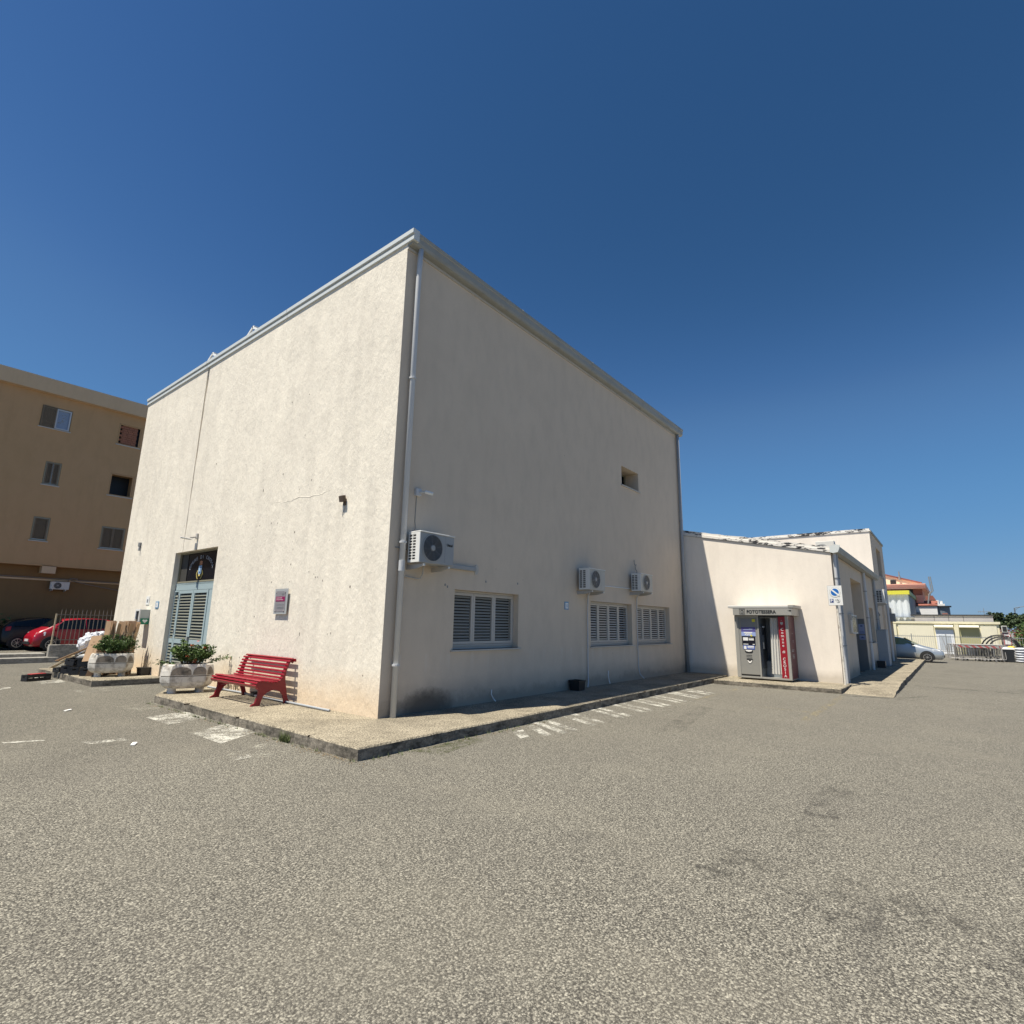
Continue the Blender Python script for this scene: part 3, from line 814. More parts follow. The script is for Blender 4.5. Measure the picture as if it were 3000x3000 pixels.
# lamp, conduit and sensors on the hall
def lamp_arm(loc, lab):
    t = thing('wall_lamp', lab, 'lamp', loc)
    q = MB(); q.box(-.04, 0, -.045, .045, -.07, .07); obj('mount', q, 'steel_bracket', t, bevel=.006)
    q = MB(); q.beam((-.04, 0, -.03), (-.17, .02, -.05), .03); obj('arm', q, 'alu_grey', t)
    q = MB(); q.obox((-.24, .07, -.075), (-1, .25, .12), (.25, 1, 0), (0, 0, 1), .12, .065, .012); obj('lamp_head', q, 'white_matte', t, bevel=.006)
    return t
lamp_arm((0, 7.42, 3.42), 'small white lamp with flat head above the blue entrance door')
q = MB(); q.box(-.035, 0, 7.37, 7.45, 3.09, 3.25)
tag(obj('cable_conduit', q, 'pipe_dark', bevel=.003), 'short grey cable duct between the entrance door and the lamp above it', 'conduit')
t = thing('alarm_sounder', 'small dark grey sensor box high on the sunlit wall left of the door', 'sensor', (0, 11.36, 3.47))
q = MB(); q.box(-.05, 0, -.07, .07, -.02, .10); obj('case', q, 'sign_grey', t, bevel=.008)
q = MB(); q.beam((-.03, -.03, -.02), (-.05, -.05, -.14), .03); obj('cable_tail', q, 'sign_grey', t)
t = thing('flood_lamp', 'small bracketed spotlight with hanging wire high on the sunlit wall', 'lamp', (0, 1.29, 3.56))
q = MB(); q.box(-.02, 0, -.04, .04, -.10, .02); obj('mount', q, 'rust_brown', t, bevel=.005)
q = MB(); q.obox((-.055, .015, .015), (1, 0, .2), (0, 1, 0), (-.2, 0, 1), .03, .065, .055); obj('lamp_head', q, 'rust_brown', t, bevel=.005)
q = MB(); q.tube([(-.015, .0, -.08), (-.02, -.03, -.15), (-.012, .01, -.21), (-.01, .05, -.24), (-.01, .03, -.30)], .005, 6); obj('wire', q, 'sign_grey', t)
# security camera on the shaded wall
t = thing('security_camera', 'small white security camera high on the shaded wall beside the near downpipe', 'camera', (.53, 0, 3.62))
q = MB(); q.box(-.06, .06, -.06, 0, -.06, .07); obj('junction_box', q, 'pipe_grey', t, bevel=.008)
q = MB(); q.tube([(.02, -.06, 0), (.06, -.11, .01), (.09, -.13, .01)], .018, 8); obj('bracket', q, 'ac_white', t)
q = MB(); q.tube([(.07, -.13, .015), (.19, -.20, -.01)], .032, 12); obj('camera_body', q, 'white_gloss', t)
q = MB(); q.tube([(-.01, -.012, -.06), (-.015, -.012, -.5), (.0, -.02, -.62), (-.02, -.015, -.66), (.0, -.02, -.76)], .006, 6); obj('cable', q, 'iron_grey', t)
# house number tiles
def tile(o, u, n, w, h, num, lab):
    t = thing('number_tile', lab, 'house number', o)
    u, n = Vector(u), Vector(n)
    q = MB(); q.obox(n * .006, u, n, Z, w / 2, .006, h / 2); obj('tile', q, 'tile_blue', t)
    q = MB(); q.obox(n * .0135, u, n, Z, w / 2 * .72, .001, h / 2 * .72); obj('tile_field', q, 'print_white', t)
    txt('digit', num, h * .6, n * .016 - u * w * .14 - Z * h * .2, u, Z, 'tile_blue', t, .001)
    return t
tile((0, 9.40, 1.76), -Y, -X, .22, .18, '1', 'small blue and white house number tile just left of the entrance door')
tile((5.24, 0, 1.875), X, -Y, .16, .18, '0', 'blue and white tile on the shaded wall left of the middle air conditioner')
t = thing('notice_card', 'small white framed card on the wall above the wall cabinet left of the door', 'notice', (0, 10.10, 1.885))
q = MB(); q.box(-.015, 0, -.11, .11, -.11, .11); obj('frame', q, 'white_matte', t)
q = MB(); q.box(-.0165, -.0155, -.05, .05, -.06, .03); obj('print', q, 'sign_grey', t)
# letter box and defibrillator cabinet
t = thing('defibrillator_cabinet', 'white fronted wall cabinet with grey side and green heart sign left of the door', 'cabinet', (0, 9.99, 1.45))
q = MB(); q.box(-.215, 0, -.16, .16, -.18, .19); obj('case', q, 'aed_grey', t, bevel=.008)
q = MB(); frame_rect(q, (-.216, 0, 0), -Y, -X, -.165, .165, -.185, .195, .055, .03, 0); obj('front_frame', q, 'white_gloss', t, bevel=.006)
q = MB(); q.box(-.225, -.217, -.11, .11, -.13, .14); obj('window', q, 'interior_dark', t)
q = MB(); q.box(-.20, -.01, -.172, -.1605, -.20, -.045); sg_ = obj('sign_plate', q, 'aed_green', t)
q = MB(); q.prism([(math.cos(a_) * .032 - .028, .018 + math.sin(a_) * .028) for a_ in [PI * k / 8 for k in range(9)]] + [(0, -.05)] + [], (-.10, -.1725, -.12), X, Z, -Y, .002)
q.prism([(math.cos(a_) * .032 + .028, .018 + math.sin(a_) * .028) for a_ in [PI * k / 8 for k in range(9)]] + [(0, -.05)], (-.10, -.1725, -.12), X, Z, -Y, .002); obj('heart_symbol', q, 'print_white', sg_)
# acrylic plaque
t = thing('wall_plaque', 'upright glass plaque with grey print and a magenta band above the red bench', 'plaque', (0, 3.08, 1.78))
q = MB(); q.box(-.045, -.037, -.235, .235, -.235, .245)
obj('glass_plate', q, 'glass_pane', t)
q = MB(); q.box(-.050, -.046, -.17, .19, -.19, .20); obj('print_sheet', q, 'plaque_grey', t)
q = MB(); q.box(-.053, -.051, -.155, .175, .005, .095); obj('magenta_band', q, 'plaque_magenta', t)
q = MB()
for z_, a_, b_ in ((.155, -.11, -.02), (.135, -.11, -.04), (-.055, -.13, .13), (-.10, -.13, .11), (-.125, -.13, .11), (.165, .02, .05)): q.box(-.053, -.051, a_, b_, z_ - .006, z_ + .006)
obj('printed_text', q, 'sign_grey', t)['kind'] = 'stuff'
q = MB(); q.box(-.055, -.053, -.06, .15, .065, .072); q.box(-.055, -.053, -.10, .15, .032, .038); obj('band_line', q, 'print_white', t)
for y_ in (-.15, .17):
    for z_ in (-.17, .18):
        q = MB(); q.tube([(0, y_, z_), (-.06, y_, z_)], .011, 8); obj('standoff', q, 'galvanised', t)

# ---------------------------------------------------------------- air conditioners
def make_ac(w, h, d, label, loc, rz=0, logo=None, fan=(.37, .19), body='ac_white', front='ac_grey', rings=6, fanmat='ac_dark', rows=9, gr='print_black'):
    """unit with its back towards +y; front faces -y, left end faces -x; origin = back bottom left on the wall"""
    t = thing('air_conditioner', label, 'air conditioner', loc, rz)
    g0 = .10; y1, y0 = -g0, -g0 - d
    q = MB(); q.box(0.012, w, y0, y1, 0, h - .02); obj('body', q, front, t, bevel=.014)
    q = MB(); q.box(-.006, w + .01, y0 - .012, y1 + .005, h - .022, h); obj('lid', q, 'white_gloss', t, bevel=.008)
    # side louvre panel
    q = MB()
    ya, yb = y0 + d * .36, y1 - .01; rh = (h - .10) / rows
    q.box(-.006, .011, y0 + .004, ya, .01, h - .023); q.box(-.006, .011, yb, y1, .01, h - .023)
    q.box(-.006, .011, ya, yb, .01, .045); q.box(-.006, .011, ya, yb, h - .05, h - .023)
    for i in range(rows + 1): z = .045 + (h - .095) * i / rows; q.box(-.004, .009, ya, yb, z - .008, z + .008)
    ym = (ya + yb) / 2; q.box(-.005, .010, ym - .008, ym + .008, .045, h - .05)
    obj('side_grille', q, 'white_gloss', t)
    q = MB(); q.box(.0112, .0118, ya, yb, .04, h - .05); obj('grille_backing', q, 'ac_dark', t)
    fx, fz, r = w * fan[0] if fan[0] < 1 else fan[0], h * .5, fan[1]
    n = 28
    ring = lambda rr, yy: [(fx + math.cos(2 * PI * k / n) * rr, yy, fz + math.sin(2 * PI * k / n) * rr) for k in range(n)]
    q = MB(); q.loft([ring(r, y0 - .001), ring(r, y0 - .006)]); fo = obj('fan_opening', q, 'ac_dark', t)
    q = MB(); q.loft([ring(r + .014, y0 - .002), ring(r + .014, y0 - .012), ring(r, y0 - .014), ring(r, y0 - .004)], caps=False); obj('fan_shroud', q, front, fo)
    q = MB()
    for i in range(rings):
        rr = r * (.25 + .75 * (i + .5) / rings)
        q.loft([ring(rr, y0 - .008), ring(rr, y0 - .014), ring(rr - .0045, y0 - .014), ring(rr - .0045, y0 - .008)], caps=False)
    for k in range(8):
        a = 2 * PI * k / 8 + .2
        q.beam((fx + math.cos(a) * r * .2, y0 - .011, fz + math.sin(a) * r * .2), (fx + math.cos(a) * r, y0 - .011, fz + math.sin(a) * r), .004)
    obj('fan_guard', q, 'sign_grey' if front == 'ac_grey' else 'ac_grey', fo)
    q = MB(); q.loft([ring(r * .22, y0 - .005), ring(r * .22, y0 - .018), ring(r * .17, y0 - .022)]); obj('fan_hub', q, 'ac_grey', fo)
    # front seam
    q = MB(); q.box(w * .72 if fan[0] < .5 else w * .1, (w * .72 if fan[0] < .5 else w * .1) + .003, y0 - .002, y0 - .0005, .04, h - .04); obj('seam', q, 'sign_grey', t)
    for x_ in (w * .08, w * .80):
        q = MB(); q.prism([(0, -.015), (0, -.10), (-(g0 + d) * .6, -.09), (-(g0 + d) - .03, -.045), (-(g0 + d) - .03, -.015)], (x_, 0, 0), Y, Z, X, .035)
        obj('bracket', q, 'steel_bracket', t, bevel=.003)
    for x_ in (w * .08, w * .80):
        q = MB(); q.box(x_, x_ + .04, y0 - .032, y0 - .02, -.05, -.015) ; obj('bracket_cap', q, 'white_gloss', t)
    if logo:
        txt('logo', logo, h * .125, (w * .765, y0 - .004, h * .63), X, Z, 'print_black', t, .002, font_sx=.85, bold=.001)
    return t
make_ac(.78, .52, .28, 'large white air conditioner left of the others on the shaded wall near the corner', (.33, 0, 2.385), logo='Unical', fan=(.355, .215), rings=6)
make_ac(.76, .52, .28, 'white air conditioner over the left side of the middle window', (5.65, 0, 2.26), fan=(.38, .205), front='ac_beige', rings=5)
make_ac(.76, .50, .28, 'white air conditioner nearest the far corner above the third window', (8.42, 0, 2.38), fan=(.46, .205), front='ac_beige', rings=5)
# duct, drain pipes and cables of the air conditioners
t = thing('cable_duct', 'short pale plastic duct running right from the near air conditioner', 'duct', (1.1, 0, 2.435))
q = MB(); q.box(0, .95, -.06, 0, -.04, .04); obj('duct_cover', q, 'ac_grey', t, bevel=.008)
q = MB(); random.seed(5); q.prism([(math.cos(a) * (.05 + random.uniform(0, .02)), math.sin(a) * (.10 + random.uniform(-.02, .02))) for a in [2 * PI * k / 14 for k in range(14)]], (1.0, -.012, -.01), X, Z, Y, .012); obj('filler_patch', q, 'sill_marble', t)
q = MB(); q.tube([(.66, -.12, 2.36), (.67, -.10, 2.24), (.66, -.06, 2.165), (.6, -.03, 2.155), (.28, -.03, 2.18)], .012, 8)
tag(obj('drain_pipe', q, 'steel_bracket'), 'thin drain pipe bending from the near air conditioner to the downpipe', 'pipe')
q = MB(); q.tube([(.36, -.02, 2.62), (.12, -.03, 2.63)], .011, 8); tag(obj('pipe_stub', q, 'iron_grey'), 'short dark pipe stub between the near air conditioner and the corner', 'pipe')
q = MB(); q.tube([(6.12, -.12, 2.25), (6.14, -.05, 2.15), (6.14, -.03, 1.8), (6.14, -.03, .25), (6.12, -.05, .12), (6.0, -.10, .02)], [.016, .02, .014, .014, .014, .014], 8)
tag(obj('drain_pipe', q, 'pipe_grey'), 'pale drain pipe running down the wall left of the middle window', 'pipe')
q = MB(); q.tube([(8.83, -.14, 2.36), (8.84, -.04, 2.22), (8.84, -.03, 1.8), (8.85, -.03, .35), (8.88, -.05, .15), (9.0, -.12, .02)], [.016, .018, .013, .013, .013, .013], 8)
tag(obj('drain_pipe', q, 'pipe_grey'), 'pale drain pipe running down the wall between the last two windows', 'pipe')
q = MB(); q.tube([(6.5, -.015, 2.43), (8.5, -.015, 2.46)], .014, 6); tag(obj('wall_cable', q, 'white_matte'), 'thin white cable between the last two air conditioners', 'cable')
q = MB(); q.tube([(8.78, -.02, 3.3), (8.80, -.02, 3.17), (8.86, -.04, 3.14), (8.80, -.05, 3.10), (8.84, -.02, 3.05), (8.93, -.03, 2.97), (8.80, -.02, 2.86)], .008, 6); q.tube([(8.80, -.03, 3.12), (8.86, -.05, 3.18)], .006, 5)
tag(obj('loose_cable', q, 'sign_grey'), 'loose curling grey cable on the wall above the far air conditioner', 'cable')
q = MB(); q.tube([(7.15, -.02, .32), (7.12, -.03, .2), (7.15, -.04, .08), (7.12, -.08, .02)], .012, 6); tag(obj('pipe_stub', q, 'litter_white'), 'short white hose end at the foot of the shaded wall below the middle window', 'pipe')
q = MB(); q.tube([(2.62, -.02, .22), (2.60, -.03, .14), (2.64, -.05, .06), (2.66, -.09, .012)], .011, 6); tag(obj('pipe_stub', q, 'litter_white'), 'short pale hose end low on the shaded wall between near window and mossy patch', 'pipe')
q = MB()
for x_, z_ in ((2.39, 2.23), (3.39, 2.26), (1.30, 2.10), (1.36, 2.07)): q.box(x_ - .012, x_ + .012, -.006, 0, z_ - .02, z_ + .02)
tag(obj('wall_plugs', q, 'sign_grey'), 'small dark wall plugs left above the near window', kind='stuff')

# conduit on the floor by the bench and black bucket
q = MB(); q.tube([(-.12, 5.55, .02), (-.10, 4.2, .028), (-.115, 3.2, .025), (-.135, 1.05, .022)], .019, 10)
tag(obj('drain_hose', q, 'pipe_dark'), 'grey plastic pipe lying along the wall behind the red bench', 'pipe')
q = MB(); q.box(-.14, -.02, 3.55, 3.68, 0.0, .09); tag(obj('socket_box', q, 'interior_dark', bevel=.01), 'small dark box on the pavement under the red bench', 'box')

# ================================================================== BENCH
def make_bench(loc):
    t = thing('park_bench', 'red slatted park bench with curved back against the sunlit wall', 'bench', loc)
    Ln = 1.72
    # profile: x towards the wall
    prof = [(-.56, .30), (-.585, .345), (-.56, .385), (-.50, .405), (-.42, .395), (-.34, .38), (-.26, .37), (-.19, .375), (-.135, .41), (-.105, .47), (-.08, .54), (-.055, .61), (-.03, .675), (.0, .73), (.045, .755), (.085, .735), (.09, .70)]
    # arc length placement of slats
    import itertools
    segs = [math.dist(prof[i], prof[i + 1]) for i in range(len(prof) - 1)]; tot = sum(segs)
    def at(sv):
        for i, g_ in enumerate(segs):
            if sv <= g_: f = sv / g_; a, b = prof[i], prof[i + 1]; return (a[0] + (b[0] - a[0]) * f, a[1] + (b[1] - a[1]) * f), (b[0] - a[0], b[1] - a[1])
            sv -= g_
        return prof[-1], (0, -1)
    ns = 17
    for i in range(ns):
        sv = tot * (i + .5) / ns
        p, d = at(sv)
        dd = Vector((d[0], 0, d[1])).normalized(); nn = Vector((-dd.z, 0, dd.x))
        q = MB(); q.obox(Vector((p[0], Ln / 2, p[1])) + nn * .008, dd, Y, nn, .0165 if i not in (0, ns - 1) else .026, Ln / 2, .010)
        obj('slat', q, 'bench_red', t, bevel=.004)
    def end(y):
        n_ = len(prof); P = []
        # closed outline: underside of profile offset + legs with arch
        out = [(-.56, .30), (-.59, .345), (-.56, .39), (-.50, .40), (-.42, .388), (-.26, .362), (-.19, .368), (-.135, .40), (-.11, .47), (-.06, .61), (-.035, .675), (-.005, .725), (.045, .748), (.09, .735), (.10, .70), (.08, .675), (.06, .70), (.035, .69), (.01, .64), (-.02, .55), (-.035, .46), (-.03, .38), (.0, .26), (.025, .14), (.05, .06), (.10, .02), (.11, 0), (-.01, 0), (-.03, .07), (-.055, .14), (-.10, .20), (-.17, .235), (-.25, .24), (-.34, .215), (-.41, .15), (-.44, .07), (-.45, 0), (-.61, 0), (-.60, .02), (-.54, .05), (-.52, .12), (-.50, .20), (-.50, .27), (-.53, .30), (-.55, .28)]
        q = MB(); q.prism(out, (0, y - .018, 0), X, Z, Y, .036)
        o = obj('side_frame', q, 'bench_iron', t, recalc=True)
        b = o.modifiers.new('tri', 'TRIANGULATE')
        return o
    for y in (.09, Ln - .09): end(y)
    q = MB(); q.beam((-.46, .1, .22), (-.3, Ln / 2, .36), .014); q.beam((-.46, Ln - .1, .22), (-.3, Ln / 2, .36), .014); q.beam((-.25, .1, .33), (-.25, Ln - .1, .33), .02); obj('tie_rod', q, 'bench_iron', t)
    return t
make_bench((-.14, 2.34, 0))

# ================================================================== PLANTERS
def make_tub(loc, rz, label, seed):
    random.seed(seed)
    t = thing('concrete_planter', label, 'planter', loc, rz)
    hl, hw, ch = .46, .27, .15
    def ring(z, s, inset=0, n=4):
        a, b, c = hl * s - inset, hw * s - inset, ch
        pts = [(-a + c, -b), (a - c, -b), (a, -b + c), (a, b - c), (a - c, b), (-a + c, b), (-a, b - c), (-a, -b + c)]
        r = []
        for i in range(8):
            p, q_ = pts[i], pts[(i + 1) % 8]
            for k in range(n): f = k / n; r.append((p[0] + (q_[0] - p[0]) * f, p[1] + (q_[1] - p[1]) * f, z))
        return r
    q = MB(); q.loft([ring(.09, .74), ring(.10, .80), ring(.145, .92), ring(.21, .985), ring(.30, 1.0), ring(.318, 1.0)]); obj('basin', q, 'tub_paint', t)
    q = MB(); q.loft([ring(.318, .975), ring(.332, .975)]); b = obj('groove', q, 'soil', t)
    q = MB(); q.loft([ring(.332, 1.0), ring(.42, .985), ring(.49, .955), ring(.53, .93), ring(.545, .90), ring(.545, .82), ring(.48, .78)], caps=False); obj('rim_band', q, 'tub_paint', t)
    # bare stained arches pressed into the upper band (proud panels)
    for cx, hw2, face in ((-.125, .175, -1), (.19, .115, -1), (.0, .12, 0)):
        q = MB(); n_ = 14
        def sy(z): s = 1.0 - (z - .332) / (.49 - .332) * .045; return s
        rings_ = []
        for k in range(n_ + 1):
            a = PI * k / n_; xx = cx + math.cos(a) * hw2; zt = .345 + math.sin(a) ** .6 * .155
            rings_.append((xx, zt))
        poly = rings_ + []
        vs = []; fs = []
        if face == -1:
            for (xx, zt) in rings_: vs += [(xx, -hw * sy(.345) - .004, .345), (xx, -hw * sy(zt) - .004, zt)]
        else:
            for (xx, zt) in rings_: vs += [(-hl * sy(.345) - .004, xx * .8, .345), (-hl * sy(zt) - .004, xx * .8, zt)]
            continue
        for k in range(n_): fs.append((2 * k, 2 * k + 1, 2 * k + 3, 2 * k + 2))
        q.add(vs, fs); obj('bare_arch', q, 'tub_bare', t)
    # chamfer corner bare patch on the side turned to the camera
    for cxs in (1, -1):
        q = MB()
        a0 = Vector((cxs * (hl - ch), -hw, 0)); a1 = Vector((cxs * hl, -hw + ch, 0))
        out = Vector((cxs, -1, 0)).normalized() * .004
        vs = []; n_ = 10
        for k in range(n_ + 1):
            f = .08 + .84 * k / n_; zt = .345 + (math.sin(PI * k / n_) ** .6) * .15
            s1 = 1 - (zt - .332) / .158 * .045
            p = a0.lerp(a1, f); vs += [(p.x + out.x, p.y + out.y, .345), (p.x * s1 + out.x, p.y * s1 + out.y, zt)]
        q.add(vs, [(2 * k, 2 * k + 1, 2 * k + 3, 2 * k + 2) for k in range(n_)])
        if cxs == 1: obj('bare_arch', q, 'tub_bare', t)
    q = MB(); q.add(ring(.49, .83), [tuple(range(32))]); obj('soil', q, 'soil', t)
    for x_ in (-.24, .24):
        for y_ in (-.10, .11):
            q = MB(); q.loft([[(x_ + math.cos(a) * r_, y_ + math.sin(a) * r_, z_) for a in [2 * PI * k / 10 for k in range(10)]] for r_, z_ in ((.075, 0), (.07, .05), (.08, .10))]); obj('foot', q, 'tub_paint', t)
    return t

def leaf_cloud(name, parent, mat, cnt, fn, size, stem=None, asp=.45):
    mb = MB()
    for i in range(cnt):
        c = Vector(fn()); s = size * random.uniform(.6, 1.35)
        u = Vector((random.gauss(0, 1), random.gauss(0, 1), random.gauss(0, .6))).normalized()
        v = u.cross(Vector((random.gauss(0, 1), random.gauss(0, 1), random.gauss(0, 1)))).normalized(); w = u.cross(v)
        mb.add([c - u * s * .5, c + v * s * asp * .5 + w * s * .08, c + u * s * .5, c - v * s * asp * .5 + w * s * .08], [(0, 1, 2, 3)])
    return obj(name, mb, mat, parent, recalc=False)

def shrub(loc, label, seed, reach, flowers, hgt=.42, w=.5, d=.3, light=.3, dryside=0):
    random.seed(seed)
    t = thing('flowering_shrub' if flowers else 'leafy_shrub', label, 'shrub', loc)
    stems = []
    for i in range(46):
        a = random.uniform(0, 2 * PI); r = random.uniform(.1, 1) ** .6
        tip = Vector((math.cos(a) * w * r, math.sin(a) * d * r, hgt * random.uniform(.45, 1.0) * (1.1 - .5 * r)))
        stems.append(tip)
    stems += [Vector(q_) for q_ in reach]
    st = MB(); L1 = []; L2 = []
    for k, tip in enumerate(stems):
        base = Vector((tip.x * .25, tip.y * .25, -.05)); midp = base.lerp(tip, .55) + Vector((0, 0, .06))
        st.tube([base, midp, tip], [.008, .005, .002], 5, False)
        for j in range(88 if k < 46 else 44):
            f = random.uniform(.35, 1.03); p = (base.lerp(midp, f * 2) if f < .5 else midp.lerp(tip, (f - .5) * 2))
            p = p + Vector((random.gauss(0, .028), random.gauss(0, .028), random.gauss(0, .022)))
            (L2 if random.random() < light else L1).append(p)
    so_ = obj('stem', st, 'stem', t)
    for P_, mt in ((L1, 'leaf'), (L2, 'leaf_light')):
        it = iter(P_); o = leaf_cloud('foliage', t, mt, len(P_), lambda: next(it), .052, asp=.5); o['kind'] = 'stuff'
    if dryside:
        o = leaf_cloud('dry_foliage', t, 'leaf_dry', 260, lambda: (w * (.55 + random.uniform(-.2, .45)), random.uniform(-d, d) * .7, random.uniform(0, hgt * 1.0)), .04); o['kind'] = 'stuff'
    for f in flowers:
        mb = MB()
        for k in range(9):
            a = 2 * PI * k / 9; u = Vector((math.cos(a), math.sin(a), random.uniform(-.4, .7))).normalized(); v = u.cross(Z).normalized()
            c = Vector(f) + u * .012
            mb.add([c, c + u * .02 + v * .012, c + u * .032, c + u * .02 - v * .012], [(0, 1, 2, 3)])
        obj('flower', mb, 'petal', t, recalc=False)
    return t
A1 = math.atan2(-.30, .95)
make_tub((-.80, 9.46, 0), A1, 'stained white concrete planter on the scrap pile island, farther from the camera', 11)
make_tub((-.73, 5.12, 0), A1, 'stained white concrete planter at the left end of the bench pavement', 12)
shrub((-.80, 9.46, .50), 'dense green leafy shrub in the farther concrete planter beside the cardboard', 21, [(.50, -.1, .20)], [], .56, .50, .30, .22, 1)
shrub((-.73, 5.12, .50), 'green shrub with small orange flowers in the planter beside the entrance door', 22, [(.72, -.16, .14), (.66, -.20, .17), (-.52, .10, .10), (-.50, .14, .06)],
      [(-.02, -.1, .40), (.10, -.05, .48), (.02, -.2, .12), (.75, -.17, .145), (-.12, -.2, .20), (.0, -.24, .08), (.22, -.1, .35)], .56, .47, .30, .32)
# plant pot with dry stalks
t = thing('plant_pot', 'black square plant pot with dry stalks against the sunlit wall', 'plant pot', (-.14, 9.27, 0), .1)
q = MB(); sq = lambda s_, z_: [(-s_, -s_, z_), (s_, -s_, z_), (s_, s_, z_), (-s_, s_, z_)]
q.loft([sq(.10, 0), sq(.115, .17)]); q.box(-.125, .125, -.125, .125, .165, .19); obj('pot', q, 'plastic_black', t, bevel=.005)
q = MB(); random.seed(9)
for k in range(9):
    a = random.uniform(-.08, .08); b_ = random.uniform(-.08, .08); hh = random.choice((.15, .2, .45, .5, .38))
    q.tube([(a, b_, .18), (a * 1.4 + .02, b_ * 1.3, .18 + hh * .5), (a * 1.5 + .03, b_ * 1.8, .18 + hh)], [.004, .004, .002], 5)
    q.tube([(a * 1.4 + .02, b_ * 1.3, .18 + hh * .5), (a * 1.45 + .025, b_ * 1.5, .18 + hh * .62)], .008, 5)
obj('dry_stalk', q, 'leaf_dry', t)
# dry weeds behind the bench
random.seed(31)
for (y0, lab) in ((4.62, 'dry upright weed stalks growing at the wall between bench and planter'),):
    mb = MB()
    for k in range(11):
        y = y0 + random.uniform(-.28, .25); hh = random.uniform(.12, .34)
        mb.tube([(-.06, y, 0), (-.07, y + random.uniform(-.03, .03), hh * .5), (-.07, y + random.uniform(-.05, .05), hh)], [.004, .005, .002], 5)
        for j in range(7):
            c = Vector((-.07 + random.uniform(-.02, .02), y + random.uniform(-.02, .02), hh * random.uniform(.35, 1))); mb.add([c, c + Vector((0, .018, .012)), c + Vector((0, .004, .035)), c + Vector((0, -.012, .014))], [(0, 1, 2, 3)])
    tag(obj('dry_weeds', mb, 'leaf_dry', recalc=False), lab, kind='stuff')

# ================================================================== SCRAP PILE
def crate(loc, rz, dims, label, tilt=0, group='black plastic crates in the scrap pile', cat='crate'):
    a, b, c = dims
    t = thing('plastic_crate', label, cat, loc, rz, group); t.rotation_euler = (tilt, 0, rz)
    q = MB(); q.box(-a, a, -b, b, 0, .012); obj('base', q, 'plastic_black', t)
    for s_ in (-1, 1):
        q = MB(); q.box(-a, a, s_ * b - .008, s_ * b + .008, 0, c * .35); q.box(-a, a, s_ * b - .011, s_ * b + .011, c * .55, c)
        for k in range(5): x_ = -a + .01 + (2 * a - .02) * k / 4; q.box(x_ - .009, x_ + .009, s_ * b - .009, s_ * b + .009, c * .35, c * .55)
        obj('side_panel', q, 'plastic_black', t)
        q = MB(); q.box(s_ * a - .008, s_ * a + .008, -b, b, 0, c * .6); q.box(s_ * a - .011, s_ * a + .011, -b, b, c * .78, c); q.box(s_ * a - .008, s_ * a + .008, -b, -b * .4, c * .6, c * .78); q.box(s_ * a - .008, s_ * a + .008, b * .4, b, c * .6, c * .78)
        obj('end_panel', q, 'plastic_black', t)
    return t
crate((-1.12, 9.92, .0), .9, (.16, .11, .20), 'black plastic crate standing on the island just left of the leaning cardboard')
crate((-1.26, 10.35, .0), 1.0, (.15, .10, .19), 'black plastic crate on the island, second from the leaning cardboard')
crate((-1.28, 10.85, .0), .7, (.15, .11, .20), 'black plastic crate low in the pile at the middle of the heap')
crate((-1.31, 11.45, .0), .5, (.15, .10, .11), 'shallow black crate at the far left end of the heap')
crate((-1.16, 10.15, .21), 1.1, (.17, .11, .20), 'black crate on top of two others below the white lid')
crate((-1.22, 10.75, .21), .6, (.18, .12, .16), 'black crate lying on the middle of the heap', .15)
crate((-1.05, 10.55, .20), .2, (.18, .12, .20), 'black crate behind the others under the slanting planks')
t = crate((-1.90, 10.95, GZ), .42, (.27, .10, .15), 'black crate alone on the asphalt with a reddish top', group='black plastic crates in the scrap pile')
q = MB(); q.obox((.0, 0, .158), X, Y, Z, .17, .07, .01); obj('red_lid', q, 'poster_red', t, bevel=.004)
t = thing('plastic_tray', 'flat white plastic tray lying on top of the black crates', 'tray', (-1.17, 10.15, .43), 1.0)
q = MB(); q.obox((0, 0, .03), X, Y, Z, .17, .10, .03); obj('tray_body', q, 'white_gloss', t, bevel=.01)
# leaning cardboard carton: tall thin flattened box bent open
t = thing('cardboard_box', 'large flattened brown cardboard box leaning on the farther planter', 'cardboard box', (-1.12, 9.72, 0), 0)
def sheet(mb, pts, th=.012):
    p = [Vector(x_) for x_ in pts]; n = (p[1] - p[0]).cross(p[2] - p[0]).normalized() * th
    k = len(p); mb.add(p + [x_ + n for x_ in p], [tuple(range(k)), tuple(range(k, 2 * k))[::-1]] + [(i, (i + 1) % k, k + (i + 1) % k, k + i) for i in range(k)])
q = MB(); sheet(q, [(-.19, .12, .34), (.00, .0, .36), (.18, .28, .96), (-.02, .34, .93)]); obj('front_flap', q, 'cardboard', t)
q = MB(); sheet(q, [(.00, .0, .36), (.36, .12, .22), (.50, .36, .86), (.19, .28, .96)]); obj('side_panel', q, 'cardboard_dark', t)
q = MB(); sheet(q, [(-.10, .02, .0), (.16, -.06, .0), (.16, .0, .34), (-.02, .02, .36)]); obj('lower_panel', q, 'cardboard_dark', t)
q = MB(); sheet(q, [(-.02, .34, .93), (.18, .28, .96), (.34, .42, .93), (.10, .50, .92)]); obj('top_flap', q, 'cardboard', t)
q = MB(); q.prism([(0, 0), (.04, .004), (.05, .012), (.0, .012)], (-.02, .16, .80), X, Z, -Y, .003); q.prism([(0, 0), (.012, 0), (.012, .03), (0, .03)], (-.06, .14, .72), X, Z, -Y, .003); obj('print_mark', q, 'print_black', t)
